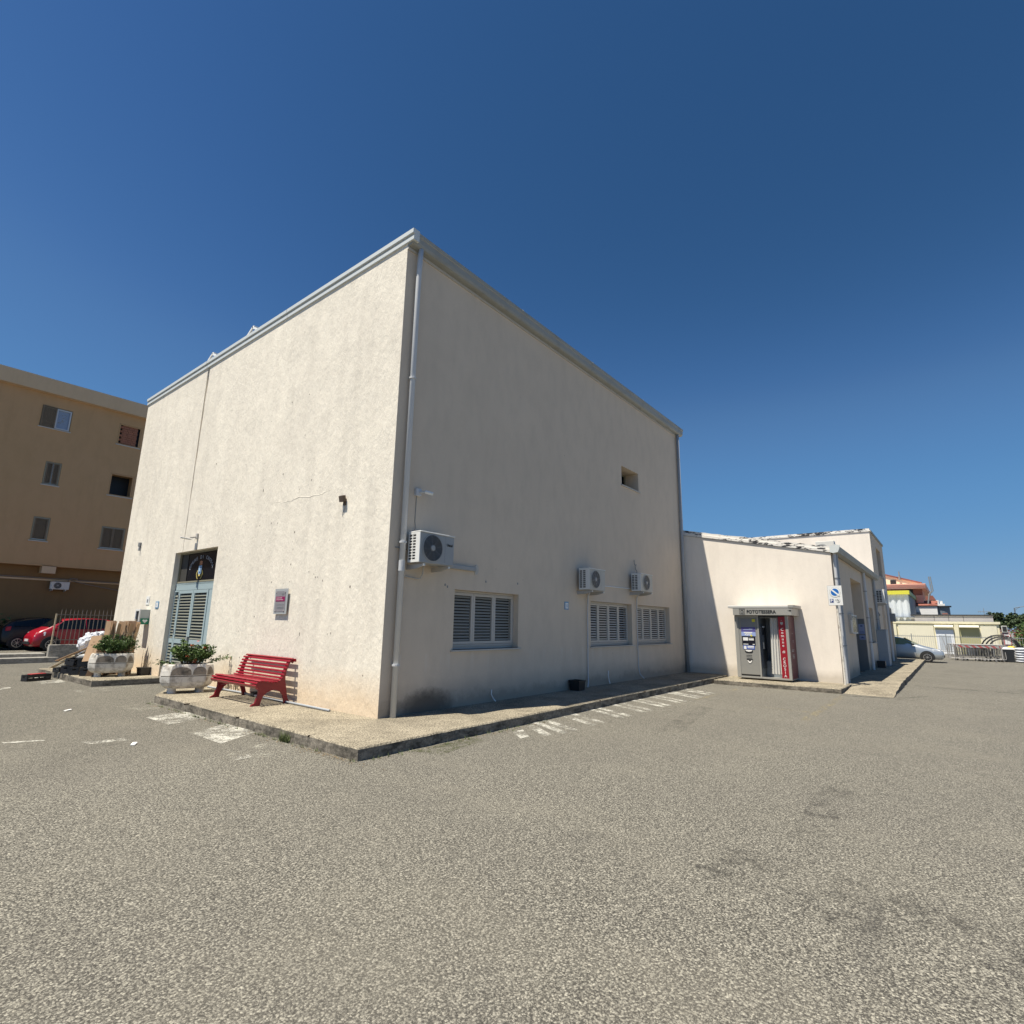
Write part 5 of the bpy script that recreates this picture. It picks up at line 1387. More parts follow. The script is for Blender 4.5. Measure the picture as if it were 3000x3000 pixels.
# entrance: steel door, papers on the far jamb
q = MB(); q.box(16.1, 18.87, -D + .34, -D + .35, -.1, 3.175); o = lobj('door', q, 'door_steel')
for a_, b_ in ((16.15, 17.0), (17.03, 17.9), (17.93, 18.82)):
    q = MB(); frame_rect(q, (0, -D + .34, 0), X, -Y, a_, b_, -.05, 2.4, .06, .03); lobj('door_leaf', q, 'alu_grey', o)
q = MB(); q.box(18.865, 18.87 - .012, -D + .02, -D + .30, -.05, 1.85); lobj('jamb_panel', q, 'door_steel')
for z0, z1, m_ in ((1.30, 1.66, 'notice_blue'), (1.09, 1.25, 'notice_blue')):
    q = MB(); q.box(18.852, 18.856, -D + .03, -D + .22, z0, z1); o = lobj('paper_notice', q, m_)
    q = MB(); q.box(18.849, 18.851, -D + .09, -D + .16, z1 - .09, z1 - .05)
    for k in range(3): q.box(18.849, 18.851, -D + .05, -D + .20, z0 + .02 + .035 * k, z0 + .03 + .035 * k)
    lobj('print', q, 'sign_navy', o)
# window on the side
q = MB(); frame_rect(q, (0, -D, 0), X, -Y, 20.43, 21.99, .97, 2.32, .05, .04, .14); o = lobj('window', q, 'alu_grey')
q = MB(); q.box(20.44, 21.98, -D + .15, -D + .16, 1.0, 2.3); lobj('pane', q, 'dark_glass', o)
q = MB(); q.box(20.36, 22.06, -D - .04, -D + .14, .92, .95); lobj('sill', q, 'sill_marble', o)
# notice board
t = thing('notice_board', 'thick framed notice board on the shaded entrance side left of the doorway', 'notice board', (15.27, -D, 1.62))
q = MB(); frame_rect(q, (0, 0, 0), X, -Y, -.6, .6, -.3, .3, .05, .10, -.03 + .03); obj('frame', q, 'alu_grey', t)
q = MB(); q.box(-.56, .56, -.03, -.01, -.26, .26); obj('board', q, 'white_matte', t)
q = MB(); q.box(-.55, .55, -.09, -.085, -.25, .25); obj('glass', q, 'dark_glass', t)
random.seed(8)
for k in range(5):
    q = MB(); q.box(-.5 + k * .2, -.36 + k * .2, -.034, -.031, -.2, .2); obj('paper', q, 'print_white', t)
q = MB(); q.box(-.612, -.60, -.11, -.06, -.26, .12); obj('worn_edge', q, 'litter_white', t)
# meter cabinet
t = thing('meter_cabinet', 'tall plain grey-blue utility cabinet on the pavement past the side window', 'cabinet', (22.3, -D, 0))
q = MB(); q.box(0, .9, -.36, 0, .0, 1.46); obj('cabinet_body', q, 'cabinet_grey', t, bevel=.015)
q = MB(); q.box(.01, .89, -.368, -.361, .55, .556); q.box(-.004, 0, -.34, -.02, .55, .556); obj('panel_seam', q, 'sign_grey', t)
q = MB(); q.box(-.015, .92, -.375, 0, 1.46, 1.485); obj('cap', q, 'cabinet_grey', t)
q = MB(); q.box(20.9, 21.2, -D - .32, -D - .04, 0, .26); tag(obj('square_bucket', q, 'plastic_black', bevel=.01), 'small black box on the pavement below the side window of the low wing', 'box')
make_ac(.78, .58, .30, 'white air conditioner on the entrance side high beside the downpipe', (23.0, -D, 2.60), fan=(.37, .2), body='ac_white', front='ac_white', rows=7)
q = MB(); q.tube([(23.2, -D - .12, 2.58), (23.2, -D - .05, 2.3), (23.3, -D - .12, 2.1), (23.6, -D - .03, 2.0), (23.9, -D - .02, 2.2), (24.0, -D - .03, 1.5)], .02, 6); tag(obj('loose_cable', q, 'iron_grey'), 'loose cables hanging below the air conditioner on the entrance side', 'cable')
# roof unit
t = thing('roof_fan_unit', 'pale box unit with a round vent on the roof of the low wing', 'air conditioner', (19.2, -3.3, 4.0))
q = MB(); q.box(0, .35, -.33, .32, .15, .92); obj('case', q, 'ac_white', t, bevel=.012)
q = MB(); disc(q, (-.004, .10, .62), .2, .2, 22, th=.003); obj('fan_opening', q, 'ac_grey', t)
q = MB(); q.box(-.3, .5, -.34, .4, -.1, .14); obj('plinth', q, 'peeled_paint', t)

# rear block
BX = 24.2
rb = thing('rear_block', 'taller pale block behind the low wing with sunlit face and tall side window', 'building', (BX, 0, 0))
def robj(n, mb, mat, p=None, **k):
    for i, v in enumerate(mb.v): mb.v[i] = (v[0] - BX, v[1], v[2])
    return obj(n, mb, mat, p or rb, **k)
TZ = 5.93
q = MB(); q.quad((BX, 12, -.2), (BX, -D - .01, -.2), (BX, -D - .01, TZ), (BX, 12, TZ)); robj('wall', q, 'plaster_low', recalc=False)
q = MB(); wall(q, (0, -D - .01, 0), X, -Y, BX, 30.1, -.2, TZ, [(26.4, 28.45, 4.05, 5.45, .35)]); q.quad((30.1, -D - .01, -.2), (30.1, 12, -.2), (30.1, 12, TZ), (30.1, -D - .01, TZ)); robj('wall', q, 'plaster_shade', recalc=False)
q = MB(); q.box(BX + .1, 30, -D + .1, 12, TZ - .1, TZ - .02); robj('roof', q, 'roofing')
q = MB(); q.box(BX - .035, BX + .2, -D - .05, 12, TZ, TZ + .07); q.box(BX + .0, BX + .22, -D - .02, 12, TZ + .071, TZ + .15); robj('coping', q, 'peeled_paint', bevel=.004)
q = MB(); q.box(BX + .22, 30.15, -D - .06, -D + .2, TZ + .0, TZ + .10); robj('coping', q, 'gutter_metal')
q = MB(); frame_rect(q, (0, -D, 0), X, -Y, 26.41, 28.44, 4.06, 5.44, .06, .05, .30); o = robj('window', q, 'alu_grey')
q = MB(); q.box(26.42, 28.43, -D + .31, -D + .32, 4.08, 5.42); robj('pane', q, 'dark_glass', o)
q = MB(); q.box(26.3, 28.55, -D - .05, -D + .2, 4.01, 4.05); robj('sill', q, 'sill_marble', o)
for (x_, w_) in ((26.0, .25), (28.0, .3), (29.7, .35)):
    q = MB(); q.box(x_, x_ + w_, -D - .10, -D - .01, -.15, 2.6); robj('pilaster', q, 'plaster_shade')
q = MB(); q.tube([(27.2, -D - .14, -.1), (27.2, -D - .14, 4.0)], .05, 8); robj('downpipe', q, 'pipe_grey')
# dark box high on the side of the rear block
t = thing('wall_box', 'small dark cabinet fixed at head height on the far end of the rear block', 'cabinet', (29.4, -D, 1.9))
q = MB(); q.box(0, .5, -.26, -.02, 0, .42); obj('case', q, 'sign_grey', t, bevel=.01)

# ================================================================== PHOTO BOOTH
FX = 11.65
bt = thing('photo_booth', 'grey photo booth with red lettered panels and grey curtain against the low wing', 'photo booth', (FX, -2.58, 0))
def bobj(n, mb, mat, p=None, **k):
    for i, v in enumerate(mb.v): mb.v[i] = (v[0] - FX, v[1] + 2.58, v[2])
    return obj(n, mb, mat, p or bt, **k)
XB = 12.47
q = MB(); q.box(FX + .02, XB, -1.86, -1.84, .03, 1.81); q.box(FX + .02, XB, -2.52, -2.50, .05, 1.80); q.box(XB - .02, XB, -3.28, -1.86, .05, 1.81); bobj('shell', q, 'booth_inner')
q = MB(); q.box(FX + .5, XB - .03, -3.27, -2.53, 0.05, .5); bobj('seat_box', q, 'booth_inner')
q = MB(); q.box(FX + .02, XB, -3.3, -1.85, 0.015, .05); bobj('floor_plate', q, 'booth_grey', bevel=.004)
for y0, y1 in ((-1.95, -1.85), (-2.52, -2.475), (-3.31, -3.235)):
    q = MB(); q.box(FX, FX + .06, y0, y1, .03, 1.81); bobj('post', q, 'booth_grey', bevel=.006)
q = MB(); q.box(FX + .004, FX + .05, -3.235, -1.95, .03, .075); q.box(FX + .004, FX + .05, -2.475, -1.95, 1.74, 1.81); bobj('frame_bar', q, 'booth_grey')
q = MB(); q.box(FX + .012, FX + .05, -2.474, -1.951, .12, 1.739); o = bobj('front_panel', q, 'booth_panel', bevel=.004)
q = MB(); q.box(FX + .02, FX + .05, -2.474, -1.951, .03, .119); bobj('kick_plate', q, 'print_black')
def poster(nm, y0, y1, z0, z1, mt, dx=0): q = MB(); q.box(FX + .006 - dx, FX + .0115 - dx, y0, y1, z0, z1); return bobj(nm, q, mt, o)
def lines(nm, rects, mt, dx=.0): 
    q = MB()
    for r_ in rects: q.box(FX + .003 - dx, FX + .0055 - dx, *r_)
    return bobj(nm, q, mt, o)
poster('upper_poster', -2.40, -2.02, 1.47, 1.70, 'sign_grey'); poster('violet_poster', -2.42, -2.02, 1.33, 1.47, 'poster_violet')
poster('blue_poster', -2.42, -2.02, 1.21, 1.33, 'poster_pale')
poster('yellow_label', -2.425, -2.34, 1.62, 1.70, 'print_yellow', .004)
poster('black_poster', -2.40, -2.03, .945, 1.205, 'poster_black'); poster('payment_sticker', -2.37, -2.05, .83, .94, 'poster_blue')
lines('poster_line', [(-2.34, -2.08, 1.385, 1.405), (-2.34, -2.24, 1.40, 1.42)], 'notice_blue')
lines('poster_line', [(-2.33, -2.09, 1.295, 1.325), (-2.31, -2.12, 1.28, 1.29)] + [(-2.30 + k * .05, -2.27 + k * .05, 1.225 + (k % 2) * .01, 1.262) for k in range(4)] + [(-2.28 + k * .05, -2.255 + k * .05, 1.265, 1.277) for k in range(3)], 'print_white')
q = MB(); disc(q, (FX - .001, -2.30, 1.225), .028, .024, 14, th=.002); bobj('round_sticker', q, 'print_yellow', o)
lines('poster_line', [(-2.20, -2.06, 1.08, 1.17), (-2.36, -2.22, 1.09, 1.125), (-2.36, -2.22, 1.14, 1.155), (-2.20, -2.06, .965, .985), (-2.38, -2.32, .965, .985)], 'print_white')
lines('poster_line', [(-2.35, -2.17, .90, .93), (-2.35, -2.17, .865, .885), (-2.14, -2.07, .835, .925)], 'print_white')
q = MB(); q.prism([(-.11, .03), (.11, .03), (.11, -.02), (.07, -.05), (-.07, -.05), (-.11, -.02)], (FX + .004, -2.20, .78), Y, Z, X, .008); bobj('slot_plate', q, 'print_black', o)
q = MB(); q.prism([(-.10, .02), (.10, .02), (.07, -.015), (0, -.03), (-.07, -.015)], (FX + .0015, -2.20, .79), Y, Z, X, .002); bobj('slot_lip', q, 'litter_white', o)
for k in range(3): lines('vent_slot', [(-2.28, -2.12, .66 - k * .045, .667 - k * .045)], 'print_black', -.004)
q = MB(); q.prism([(-.085, .05), (.085, .05), (.085, .03), (.0, -.05), (-.085, .03)], (FX + .004, -2.21, .50), Y, Z, X, .008); bobj('photo_tray', q, 'print_black', o)
q = MB(); q.prism([(-.075, .025), (-.04, .025), (0, -.012), (.04, .025), (.075, .025), (.02, -.05), (-.02, -.05)], (FX + .0015, -2.21, .49), Y, Z, X, .002); bobj('tray_chevron', q, 'litter_white', o)
# inside: dark screen column, two lamp glints painted as white tabs
q = MB(); q.box(FX + .12, XB - .3, -2.56, -2.521, .3, 1.5); q.box(FX + .15, FX + .3, -2.60, -2.56, .85, 1.25); bobj('screen_column', q, 'booth_dark')
for dx in (.14, .26): q = MB(); q.obox((FX + dx, -2.60, 1.48), X, Y, Z, .018, .006, .022); bobj('lamp_glint', q, 'print_white')
q = MB(); q.box(FX + .02, XB, -3.25, -2.53, 1.78, 1.80); bobj('ceiling', q, 'booth_dark')
# pleated curtain drawn to the right
q = MB(); n_ = 44; top = []; bot = []
for k in range(n_ + 1):
    f = k / n_; yy = -2.80 - .25 * f
    top.append((FX + .09 + .028 * math.sin(f * 2 * PI * 3.5), yy - .02 * (1 - f) + (.0), 1.74))
    bot.append((FX + .08 + .034 * math.sin(f * 2 * PI * 3.5 + .3), yy + .03 - .02 * f, .17))
vs = top + bot; q.add(vs, [(k, k + 1, n_ + 2 + k, n_ + 1 + k) for k in range(n_)]); c_ = bobj('curtain', q, 'curtain', smooth=True, recalc=False)
q = MB(); q.tube([(FX + .09, -2.55, 1.745), (FX + .09, -3.2, 1.745)], .008, 6); bobj('curtain_rail', q, 'galvanised')
q = MB()
for k in range(5): q.obox((FX + .045, -2.79, .30 + k * .07), (0, 1, .5), (0, -.5, 1), X, .012, .007, .002)
bobj('curtain_print', q, 'print_black')
# red panels
q = MB(); q.box(FX + .008, FX + .05, -3.234, -3.05, .045, 1.78); rp = bobj('red_panel', q, 'booth_red', bevel=.003)
def vtxt(chars, z0, z1, size):
    for k, ch in enumerate(chars):
        z_ = z0 + (z1 - z0) * k / max(1, len(chars) - 1)
        ob = txt('letter', ch, size, (0, 0, 0), -Y, Z, 'print_white', None, .002, 'CENTER', 1.0, .0); ob.location = (.003, .56 - .0, z_ - size * .33); ob.parent = bt
        ob.location = (FX + .004 - FX, -3.142 + 2.58, z_ - size * .33); ob.parent = rp; ob.parent = rp
vtxt('Comune', 1.42, .975, .108)
vtxt(['di'], .80, .80, .105)
vtxt('CROSIA', .60, .14, .106)
q = MB(); q.prism([(-.035, .04), (.035, .04), (.035, -.01), (0, -.045), (-.035, -.01)], (FX + .005, -3.142, 1.585), Y, Z, X, .003); q.prism([(-.018, .02), (.018, .02), (0, .0)], (FX + .003, -3.142, 1.66), Y, Z, X, .003); bobj('crest_mark', q, 'aed_grey')
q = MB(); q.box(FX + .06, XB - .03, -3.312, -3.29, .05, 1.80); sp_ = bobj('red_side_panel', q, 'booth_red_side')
q = MB(); q.box(XB - .03, XB, -3.315, -3.285, .03, 1.81); q.box(FX + .06, XB - .03, -3.313, -3.286, .03, .05); bobj('side_edge', q, 'booth_grey')
q = MB()
for z_, a_, b_ in ((1.30, .36, .46), (1.10, .40, .50), (1.06, .40, .50), (.84, .2, .5), (.80, .2, .45), (.70, .25, .5), (.66, .25, .5), (.62, .28, .5)): q.box(FX + a_, FX + b_, -3.3145, -3.3125, z_, z_ + .018)
bobj('side_print', q, 'ac_grey')
# canopy
q = MB(); q.box(11.5, XB, -3.46, -1.86, 1.812, 2.02); ca = bobj('canopy_fascia', q, 'booth_grey', bevel=.006)
q = MB(); q.box(11.492, XB + .02, -3.38, -1.72, 2.021, 2.095); bobj('canopy_roof', q, 'canopy_white', bevel=.012)
q = MB(); q.box(11.488, XB + .02, -3.52, -3.381, 2.021, 2.105); bobj('canopy_end', q, 'booth_grey', bevel=.008)
txt('lettering', 'FOTOTESSERA', .132, (11.494 - FX, -2.25 + 2.58, 1.868), -Y, Z, 'print_black', ca, .002, font_sx=.93, bold=.0025)
q = MB(); fr = frame_rect(q, (11.494, 0, 0), -Y, -X, 2.05, 2.20, 1.85, 2.0, .008, .004, 0); q.box(11.493, 11.497, -2.165, -2.085, 1.88, 1.945); q.box(11.493, 11.497, -2.15, -2.10, 1.945, 1.96); bobj('icon', q, 'print_black', ca)
q = MB(); disc(q, (11.490, -2.125, 1.918), .016, .02, 12, th=.002); q.box(11.490, 11.492, -2.15, -2.10, 1.885, 1.898); bobj('icon_portrait', q, 'ac_grey', ca)
q = MB(); q.box(11.493, 11.497, -3.44, -3.36, 1.945, 1.95); q.box(11.493, 11.497, -3.45, -3.40, 1.93, 1.96); bobj('small_print', q, 'print_black', ca)
for y_ in (-1.95, -3.2):
    for x_ in (FX + .08, XB - .1):
        q = MB(); q.tube([(x_, y_, -.022), (x_, y_, .02)], .025, 8); bobj('foot', q, 'print_black')

# ================================================================== PARKING SIGN
sg = thing('parking_sign', 'white parking regulation sign on a worn pole at the corner of the low wing', 'road sign', (12.08, -4.52, -.02), R(-3))
q = MB(); q.tube([(0, 0, 0), (.01, .0, 1.3), (.02, .03, 2.62)], .030, 12); obj('pole', q, 'tub_paint', sg)
q = MB(); q.box(-.045, -.035, -.155, .205, 2.12, 2.67); pl_ = obj('sign_plate', q, 'sign_grey', sg, bevel=.004)
q = MB(); q.box(-.049, -.0455, -.148, .198, 2.127, 2.663); obj('sign_face', q, 'sign_white', pl_)
cyy, czz = .025, 2.485
q = MB(); disc(q, (-.052, cyy, czz), .135, .145, 32, th=.0025); obj('grey_ring', q, 'aed_grey', pl_)
q = MB(); disc(q, (-.0545, cyy, czz), .128, .138, 32, th=.002); obj('white_disc', q, 'sign_white', pl_)
q = MB(); disc(q, (-.057, cyy, czz), .098, .100, 32, th=.002); obj('blue_disc', q, 'sign_blue', pl_)
q = MB(); q.obox((-.058, cyy, czz), (0, -1, -.95), (0, .95, -1), X, .145, .020, .001); obj('white_bar', q, 'sign_white', pl_)
q = MB(); q.box(-.053, -.050, .075, .165, 2.20, 2.30); obj('blue_square', q, 'sign_navy', pl_)
txt('letter', 'P', .105, (-.0545, .15, 2.215), -Y, Z, 'print_white', pl_, .001, bold=.003)
q = MB(); q.obox((-.052, -.04, 2.255), (0, 1, 1), (0, -1, 1), X, .032, .012, .001); q.obox((-.052, -.04, 2.21), (0, 1, .2), (0, -.2, 1), X, .03, .006, .001); q.obox((-.052, .02, 2.27), (0, 1, .6), (0, -.6, 1), X, .018, .006, .001)
n2 = 20; q.loft([[(-.0505, -.04 + math.cos(2 * PI * k / n2) * .055, 2.245 + math.sin(2 * PI * k / n2) * .055) for k in range(n2)], [(-.0525, -.04 + math.cos(2 * PI * k / n2) * .052, 2.245 + math.sin(2 * PI * k / n2) * .052) for k in range(n2)]], caps=False)
obj('pictogram', q, 'sign_grey', pl_)

# ================================================================== FAR RIGHT BACKGROUND
# cream shop building
cb = thing('shop_building', 'long low cream shop building with slanting piers behind the grey fence', 'building', (46, -6, 0))
def cobj(n, mb, mat, p=None, base=(46, -6, 0), **k):
    for i, v in enumerate(mb.v): mb.v[i] = (v[0] - base[0], v[1] - base[1], v[2] - base[2])
    return obj(n, mb, mat, p or cb, **k)
q = MB(); q.box(46, 49.5, -9.52, 2, -.6, 2.0); cobj('wall', q, 'cream_trim')
q = MB(); q.box(45.9, 49.6, -9.60, 2.1, 2.0, 2.16); cobj('parapet', q, 'cream_trim')
for y0, y1 in ((1.5, -3.0), (-3.72, -5.85), (-8.5, -9.38)):
    q = MB(); q.box(45.93, 45.999, y1, y0, -.5, 1.86); cobj('wall_panel', q, 'cream_wall')
for y0, y1 in ((-3.1, -3.6), (-7.05, -7.3)):
    q = MB(); q.box(45.85, 45.999, y1, y0, -.5, 1.95); cobj('pier', q, 'cream_trim')
q = MB(); q.box(45.98, 45.999, -8.42, -7.32, -.1, 1.9); cobj('blind_recess', q, 'recess_olive')
q = MB(); q.box(45.9, 45.97, -8.2, -7.6, -.3, .55); cobj('grey_hatch', q, 'panel_bluegrey')
q = MB(); q.box(45.9, 45.98, -6.98, -5.95, -.5, 1.55); sf = cobj('shop_door', q, 'shop_white')
for k in range(14): 
    q = MB(); q.box(45.885, 45.899, -6.80, -6.10, .15 + k * .075, .20 + k * .075); cobj('shutter_slat', q, 'corrugated', sf)
for yc, wd_ in ((-6.45, 1.1), (-7.88, 1.1)):
    q = MB(); q.prism([(0, 0), (-.22, -.10), (-.22, -.16), (0, -.10)], (45.93, yc - wd_ / 2, 1.90), X, Z, Y, wd_); cobj('canopy', q, 'cream_wall')
t = thing('air_conditioner', 'air conditioner on the right end of the cream shop building', 'air conditioner', (45.9, -9.62, 1.45), 0)
q = MB(); q.box(0, .55, -.30, 0, 0, .45); obj('body', q, 'ac_white', t, bevel=.01)
q = MB(); q.box(-.01, 0, -.27, -.05, .06, .40); obj('side_grille', q, 'ac_dark', t)
# roof level concrete parapet wall behind
rw_ = thing('concrete_parapet', 'grey concrete roof parapet with dark capping above the cream shop building', 'wall', (50, -7, 2))
q = MB(); q.box(50, 50.3, -9.45, -4.4, 1.9, 2.66); cobj('parapet_wall', q, 'wall_greypink', rw_, (50, -7, 2))
q = MB(); q.box(49.93, 50.4, -9.5, -4.4, 2.661, 2.75); cobj('capping', q, 'bitumen', rw_, (50, -7, 2))
for y_ in (-5.9, -6.8, -7.7): q = MB(); q.box(49.985, 49.999, y_ - .01, y_ + .01, 1.95, 2.65); cobj('joint', q, 'bitumen', rw_, (50, -7, 2))
# corrugated box with yellow trim
kb = thing('corrugated_shed', 'pale corrugated upper storey with bright yellow trim over the cream shop', 'shed', (50, -3, 2.2))
B3 = (50, -3, 2.2)
q = MB(); q.box(50.1, 63, -4.42, 0, 2.1, 4.45); cobj('side_wall', q, 'panel_bluegrey', kb, B3)
q = MB(); n_ = 44
for k in range(n_):
    a0 = -4.40 + 3.4 * k / n_; a1 = -4.40 + 3.4 * (k + 1) / n_
    f0 = abs(math.sin(PI * k / n_ * 8)); f1 = abs(math.sin(PI * (k + 1) / n_ * 8))
    q.quad((50.1 - .16 * f0, a0, 2.12), (50.1 - .16 * f1, a1, 2.12), (50.1 - .10 * f1, a1, 4.40), (50.1 - .10 * f0, a0, 4.40))
cobj('corrugated_front', q, 'corrugated', kb, B3, recalc=False)
q = MB(); q.box(49.82, 50.3, -4.5, 0, 4.38, 4.69); cobj('yellow_trim', q, 'trim_yellow', kb, B3)
q = MB(); q.box(50.3, 63.2, -4.52, -4.3, 4.36, 4.69); cobj('side_trim', q, 'trim_olive', kb, B3)
q = MB(); q.box(49.6, 49.9, -3.05, -2.2, 2.75, 3.38); cobj('vent_window', q, 'black_hole', kb, B3)
q = MB(); q.box(49.5, 49.95, -4.6, -2.0, 2.50, 2.56); cobj('ledge', q, 'panel_bluegrey', kb, B3)
# peach house
ph = thing('peach_house', 'peach and red-brown house with wide striped balcony band behind the yellow trimmed shed', 'house', (60, -4, 0))
B4 = (60, -4, 0)
q = MB(); q.box(61.2, 68, -5.05, 2, -1, 5.5); cobj('wall', q, 'peach_wall', ph, B4)
q = MB(); q.box(60, 76, -5.39, 2, 5.47, 5.92); cobj('balcony_band', q, 'peach_band', ph, B4)
for z_ in (5.57, 5.68, 5.80): q = MB(); q.box(59.97, 59.999, -5.39, 2, z_, z_ + .014); cobj('band_line', q, 'peach_deep', ph, B4)
q = MB(); q.box(61.15, 61.199, -5.04, 2, 4.86, 5.46); cobj('upper_wall', q, 'peach_deep', ph, B4)
q = MB(); q.box(61.1, 61.149, -4.32, -3.9, 4.7, 5.44); cobj('balcony_door', q, 'interior_dark', ph, B4)
q = MB(); q.prism([(2, 8.2), (-2.35, 6.83), (-4.97, 6.0), (-4.97, 5.9), (2, 5.9)], (61.0, 0, 0), Y, Z, X, 6); cobj('gable_wall', q, 'cream_trim', ph, B4)
q = MB(); q.prism([(2, 8.30), (-2.35, 6.90), (-5.1, 6.04), (-5.1, 5.94), (-2.35, 6.78), (2, 8.15)], (60.88, 0, 0), Y, Z, X, 8); cobj('roof', q, 'roof_edge', ph, B4)
q = MB(); q.prism([(2, 8.38), (-2.35, 6.97), (-5.1, 6.10), (-5.1, 6.041), (-2.35, 6.901), (2, 8.301)], (60.84, 0, 0), Y, Z, X, 8.1); cobj('roof_tiles', q, 'roof_tile', ph, B4)
q = MB(); q.box(60.95, 60.999, -3.05, -2.58, 5.96, 6.38); w_ = cobj('window', q, 'interior_dark', ph, B4)
q = MB(); q.tube([(60.8, -3.38, 6.4), (60.8, -3.38, 6.75)], .10, 8); q.tube([(60.8, -3.38, 6.75), (60.8, -3.38, 7.2)], .05, 8); cobj('chimney_pipe', q, 'iron_grey', ph, B4)
for dy in (0, -.13):
    q = MB(); q.tube([(60, -5.70 + dy, 6.55), (60, -5.78 + dy, 5.2), (60, -5.55 + dy * .3, 4.85), (60, -5.40 + dy * .2, 4.0)], .045, 8); cobj('flue_pipe', q, 'iron_grey', ph, B4)
q = MB(); q.box(60.9, 61.19, -5.06, -4.5, 4.1, 4.85); cobj('balcony_wall', q, 'peach_band', ph, B4)
# tiled annexe and white house
wh = thing('white_house', 'small white house with red tiled roof right of the peach house', 'house', (60, -5.3, 2))
B5 = (60, -5.3, 2)
q = MB(); q.box(60, 64, -6.03, -4.3, 2, 3.75); cobj('wall', q, 'white_wall', wh, B5)
q = MB(); q.prism([(-.05, -.0), (2.2, .50), (2.2, .42), (-.05, -.08)], (60, -6.1, 3.86), X, Z, Y, 2.0); cobj('roof', q, 'roof_tile', wh, B5)
q = MB(); q.box(59.92, 59.98, -6.1, -4.1, 3.74, 3.80); cobj('eave', q, 'bitumen', wh, B5)
q = MB(); q.tube([(62, -6.35, 2), (62, -6.35, 3.72)], .62, 20); cobj('round_bay', q, 'panel_bluegrey', wh, B5)
q = MB(); q.tube([(62, -6.35, 3.73), (62, -6.35, 3.85)], .76, 20); cobj('bay_roof', q, 'bitumen', wh, B5)
q = MB(); q.box(59.8, 59.95, -4.75, -4.45, 2.95, 3.2); cobj('meter_box', q, 'iron_grey', wh, B5)
fh = thing('far_house', 'tiny distant white house with red roof between the flue pipes and the round bay', 'house', (80, -6, 4))
B6 = (80, -6, 4)
q = MB(); q.box(80, 84, -6.0, -4.8, 2, 5.2); cobj('wall', q, 'white_wall', fh, B6)
q = MB(); q.prism([(-4.7, 5.75), (-5.5, 5.75), (-5.75, 5.2), (-4.7, 5.2)], (79.8, 0, 0), Y, Z, X, 4); cobj('roof', q, 'roof_tile', fh, B6)
q = MB(); q.box(79.95, 79.999, -5.8, -5.3, 4.75, 5.0); cobj('window', q, 'interior_dark', fh, B6)
q = MB(); q.box(80, 81, -6.55, -6.0, 2, 4.75); cobj('side_wing', q, 'white_wall', fh, B6); q = MB(); q.box(80.2, 80.7, -6.35, -6.1, 4.76, 5.1); cobj('chimney', q, 'white_wall', fh, B6)
q = MB(); q.box(54, 54.4, -6.75, -6.45, 2.6, 2.78); q.box(53.9, 54.5, -6.8, -6.4, 2.80, 2.86); q.box(53.95, 54.45, -6.78, -6.42, 2.9, 2.96); tag(obj('chimney_cowl', q, 'peach_deep'), 'small red chimney cowl peeking above the grey parapet', 'chimney')
q = MB(); q.tube([(60, -9.35, 2.5), (60, -9.35, 3.55)], .02, 5); q.beam((60, -9.75, 3.22), (60, -8.95, 3.28), .03); q.beam((60, -9.85, 3.27), (60, -9.2, 3.22), .02)
for y_ in (-9.7, -9.55, -9.1, -8.95): q.beam((59.8, y_, 3.25), (60.2, y_, 3.25), .02); q.beam((60, y_, 3.16), (60, y_, 3.33), .02)
tag(obj('roof_antenna', q, 'iron_grey'), 'thin television antenna above the grey parapet', 'antenna')
# street lamp
sl = thing('street_lamp', 'tall grey street lamp arching over the trees at the right edge', 'street lamp', (70, -12.1, GZ))
q = MB(); q.tube([(0, 0, 0), (0, 0, 4.05)], [.09, .05], 8); obj('pole', q, 'panel_bluegrey', sl)
q = MB(); q.tube([(0, 0, 4.0), (0, -.15, 4.1), (0, -.5, 4.16), (0, -.78, 4.2)], .035, 6); q.tube([(0, 0, 3.78), (0, -.2, 4.0), (0, -.45, 4.14)], .025, 6); obj('arm', q, 'panel_bluegrey', sl)
q = MB(); q.box(-.08, .08, -1.15, -.75, 4.17, 4.24); obj('lamp_head', q, 'panel_bluegrey', sl)
# trees and hedge
def tree(loc, h, r, label, seed, mats=('leaf_far', 'leaf_far2'), n=2600, leaf_s=.26, squash=.8):
    random.seed(seed)
    t = thing('leafy_tree', label, 'tree', loc, 0, 'trees beyond the shop')
    q = MB(); q.tube([(0, 0, 0), (.05, .03, h * .35), (0, 0, h * .6)], [.16, .12, .07], 8)
    lobes = []
    for k in range(11):
        a = random.uniform(0, 2 * PI); e = random.uniform(-.5, 1)
        c = Vector((math.cos(a) * r * .62, math.sin(a) * r * .62, h - r * squash + e * r * squash * .6)); lobes.append((c, r * random.uniform(.28, .52)))
        q.tube([(0, 0, h * .4), Vector((0, 0, h * .5)).lerp(c, .5), c], [.06, .04, .02], 5)
    obj('trunk', q, 'stem', t)
    for m_, cnt in ((mats[0], int(n * .65)), (mats[1], int(n * .35))):
        def fn():
            c, rr = random.choice(lobes); d = Vector((random.gauss(0, 1), random.gauss(0, 1), random.gauss(0, 1))).normalized() * rr * random.uniform(.55, 1.08); d.z *= .85; return c + d
        o = leaf_cloud('crown', t, m_, cnt, fn, leaf_s, asp=.7); o['kind'] = 'stuff'
    return t
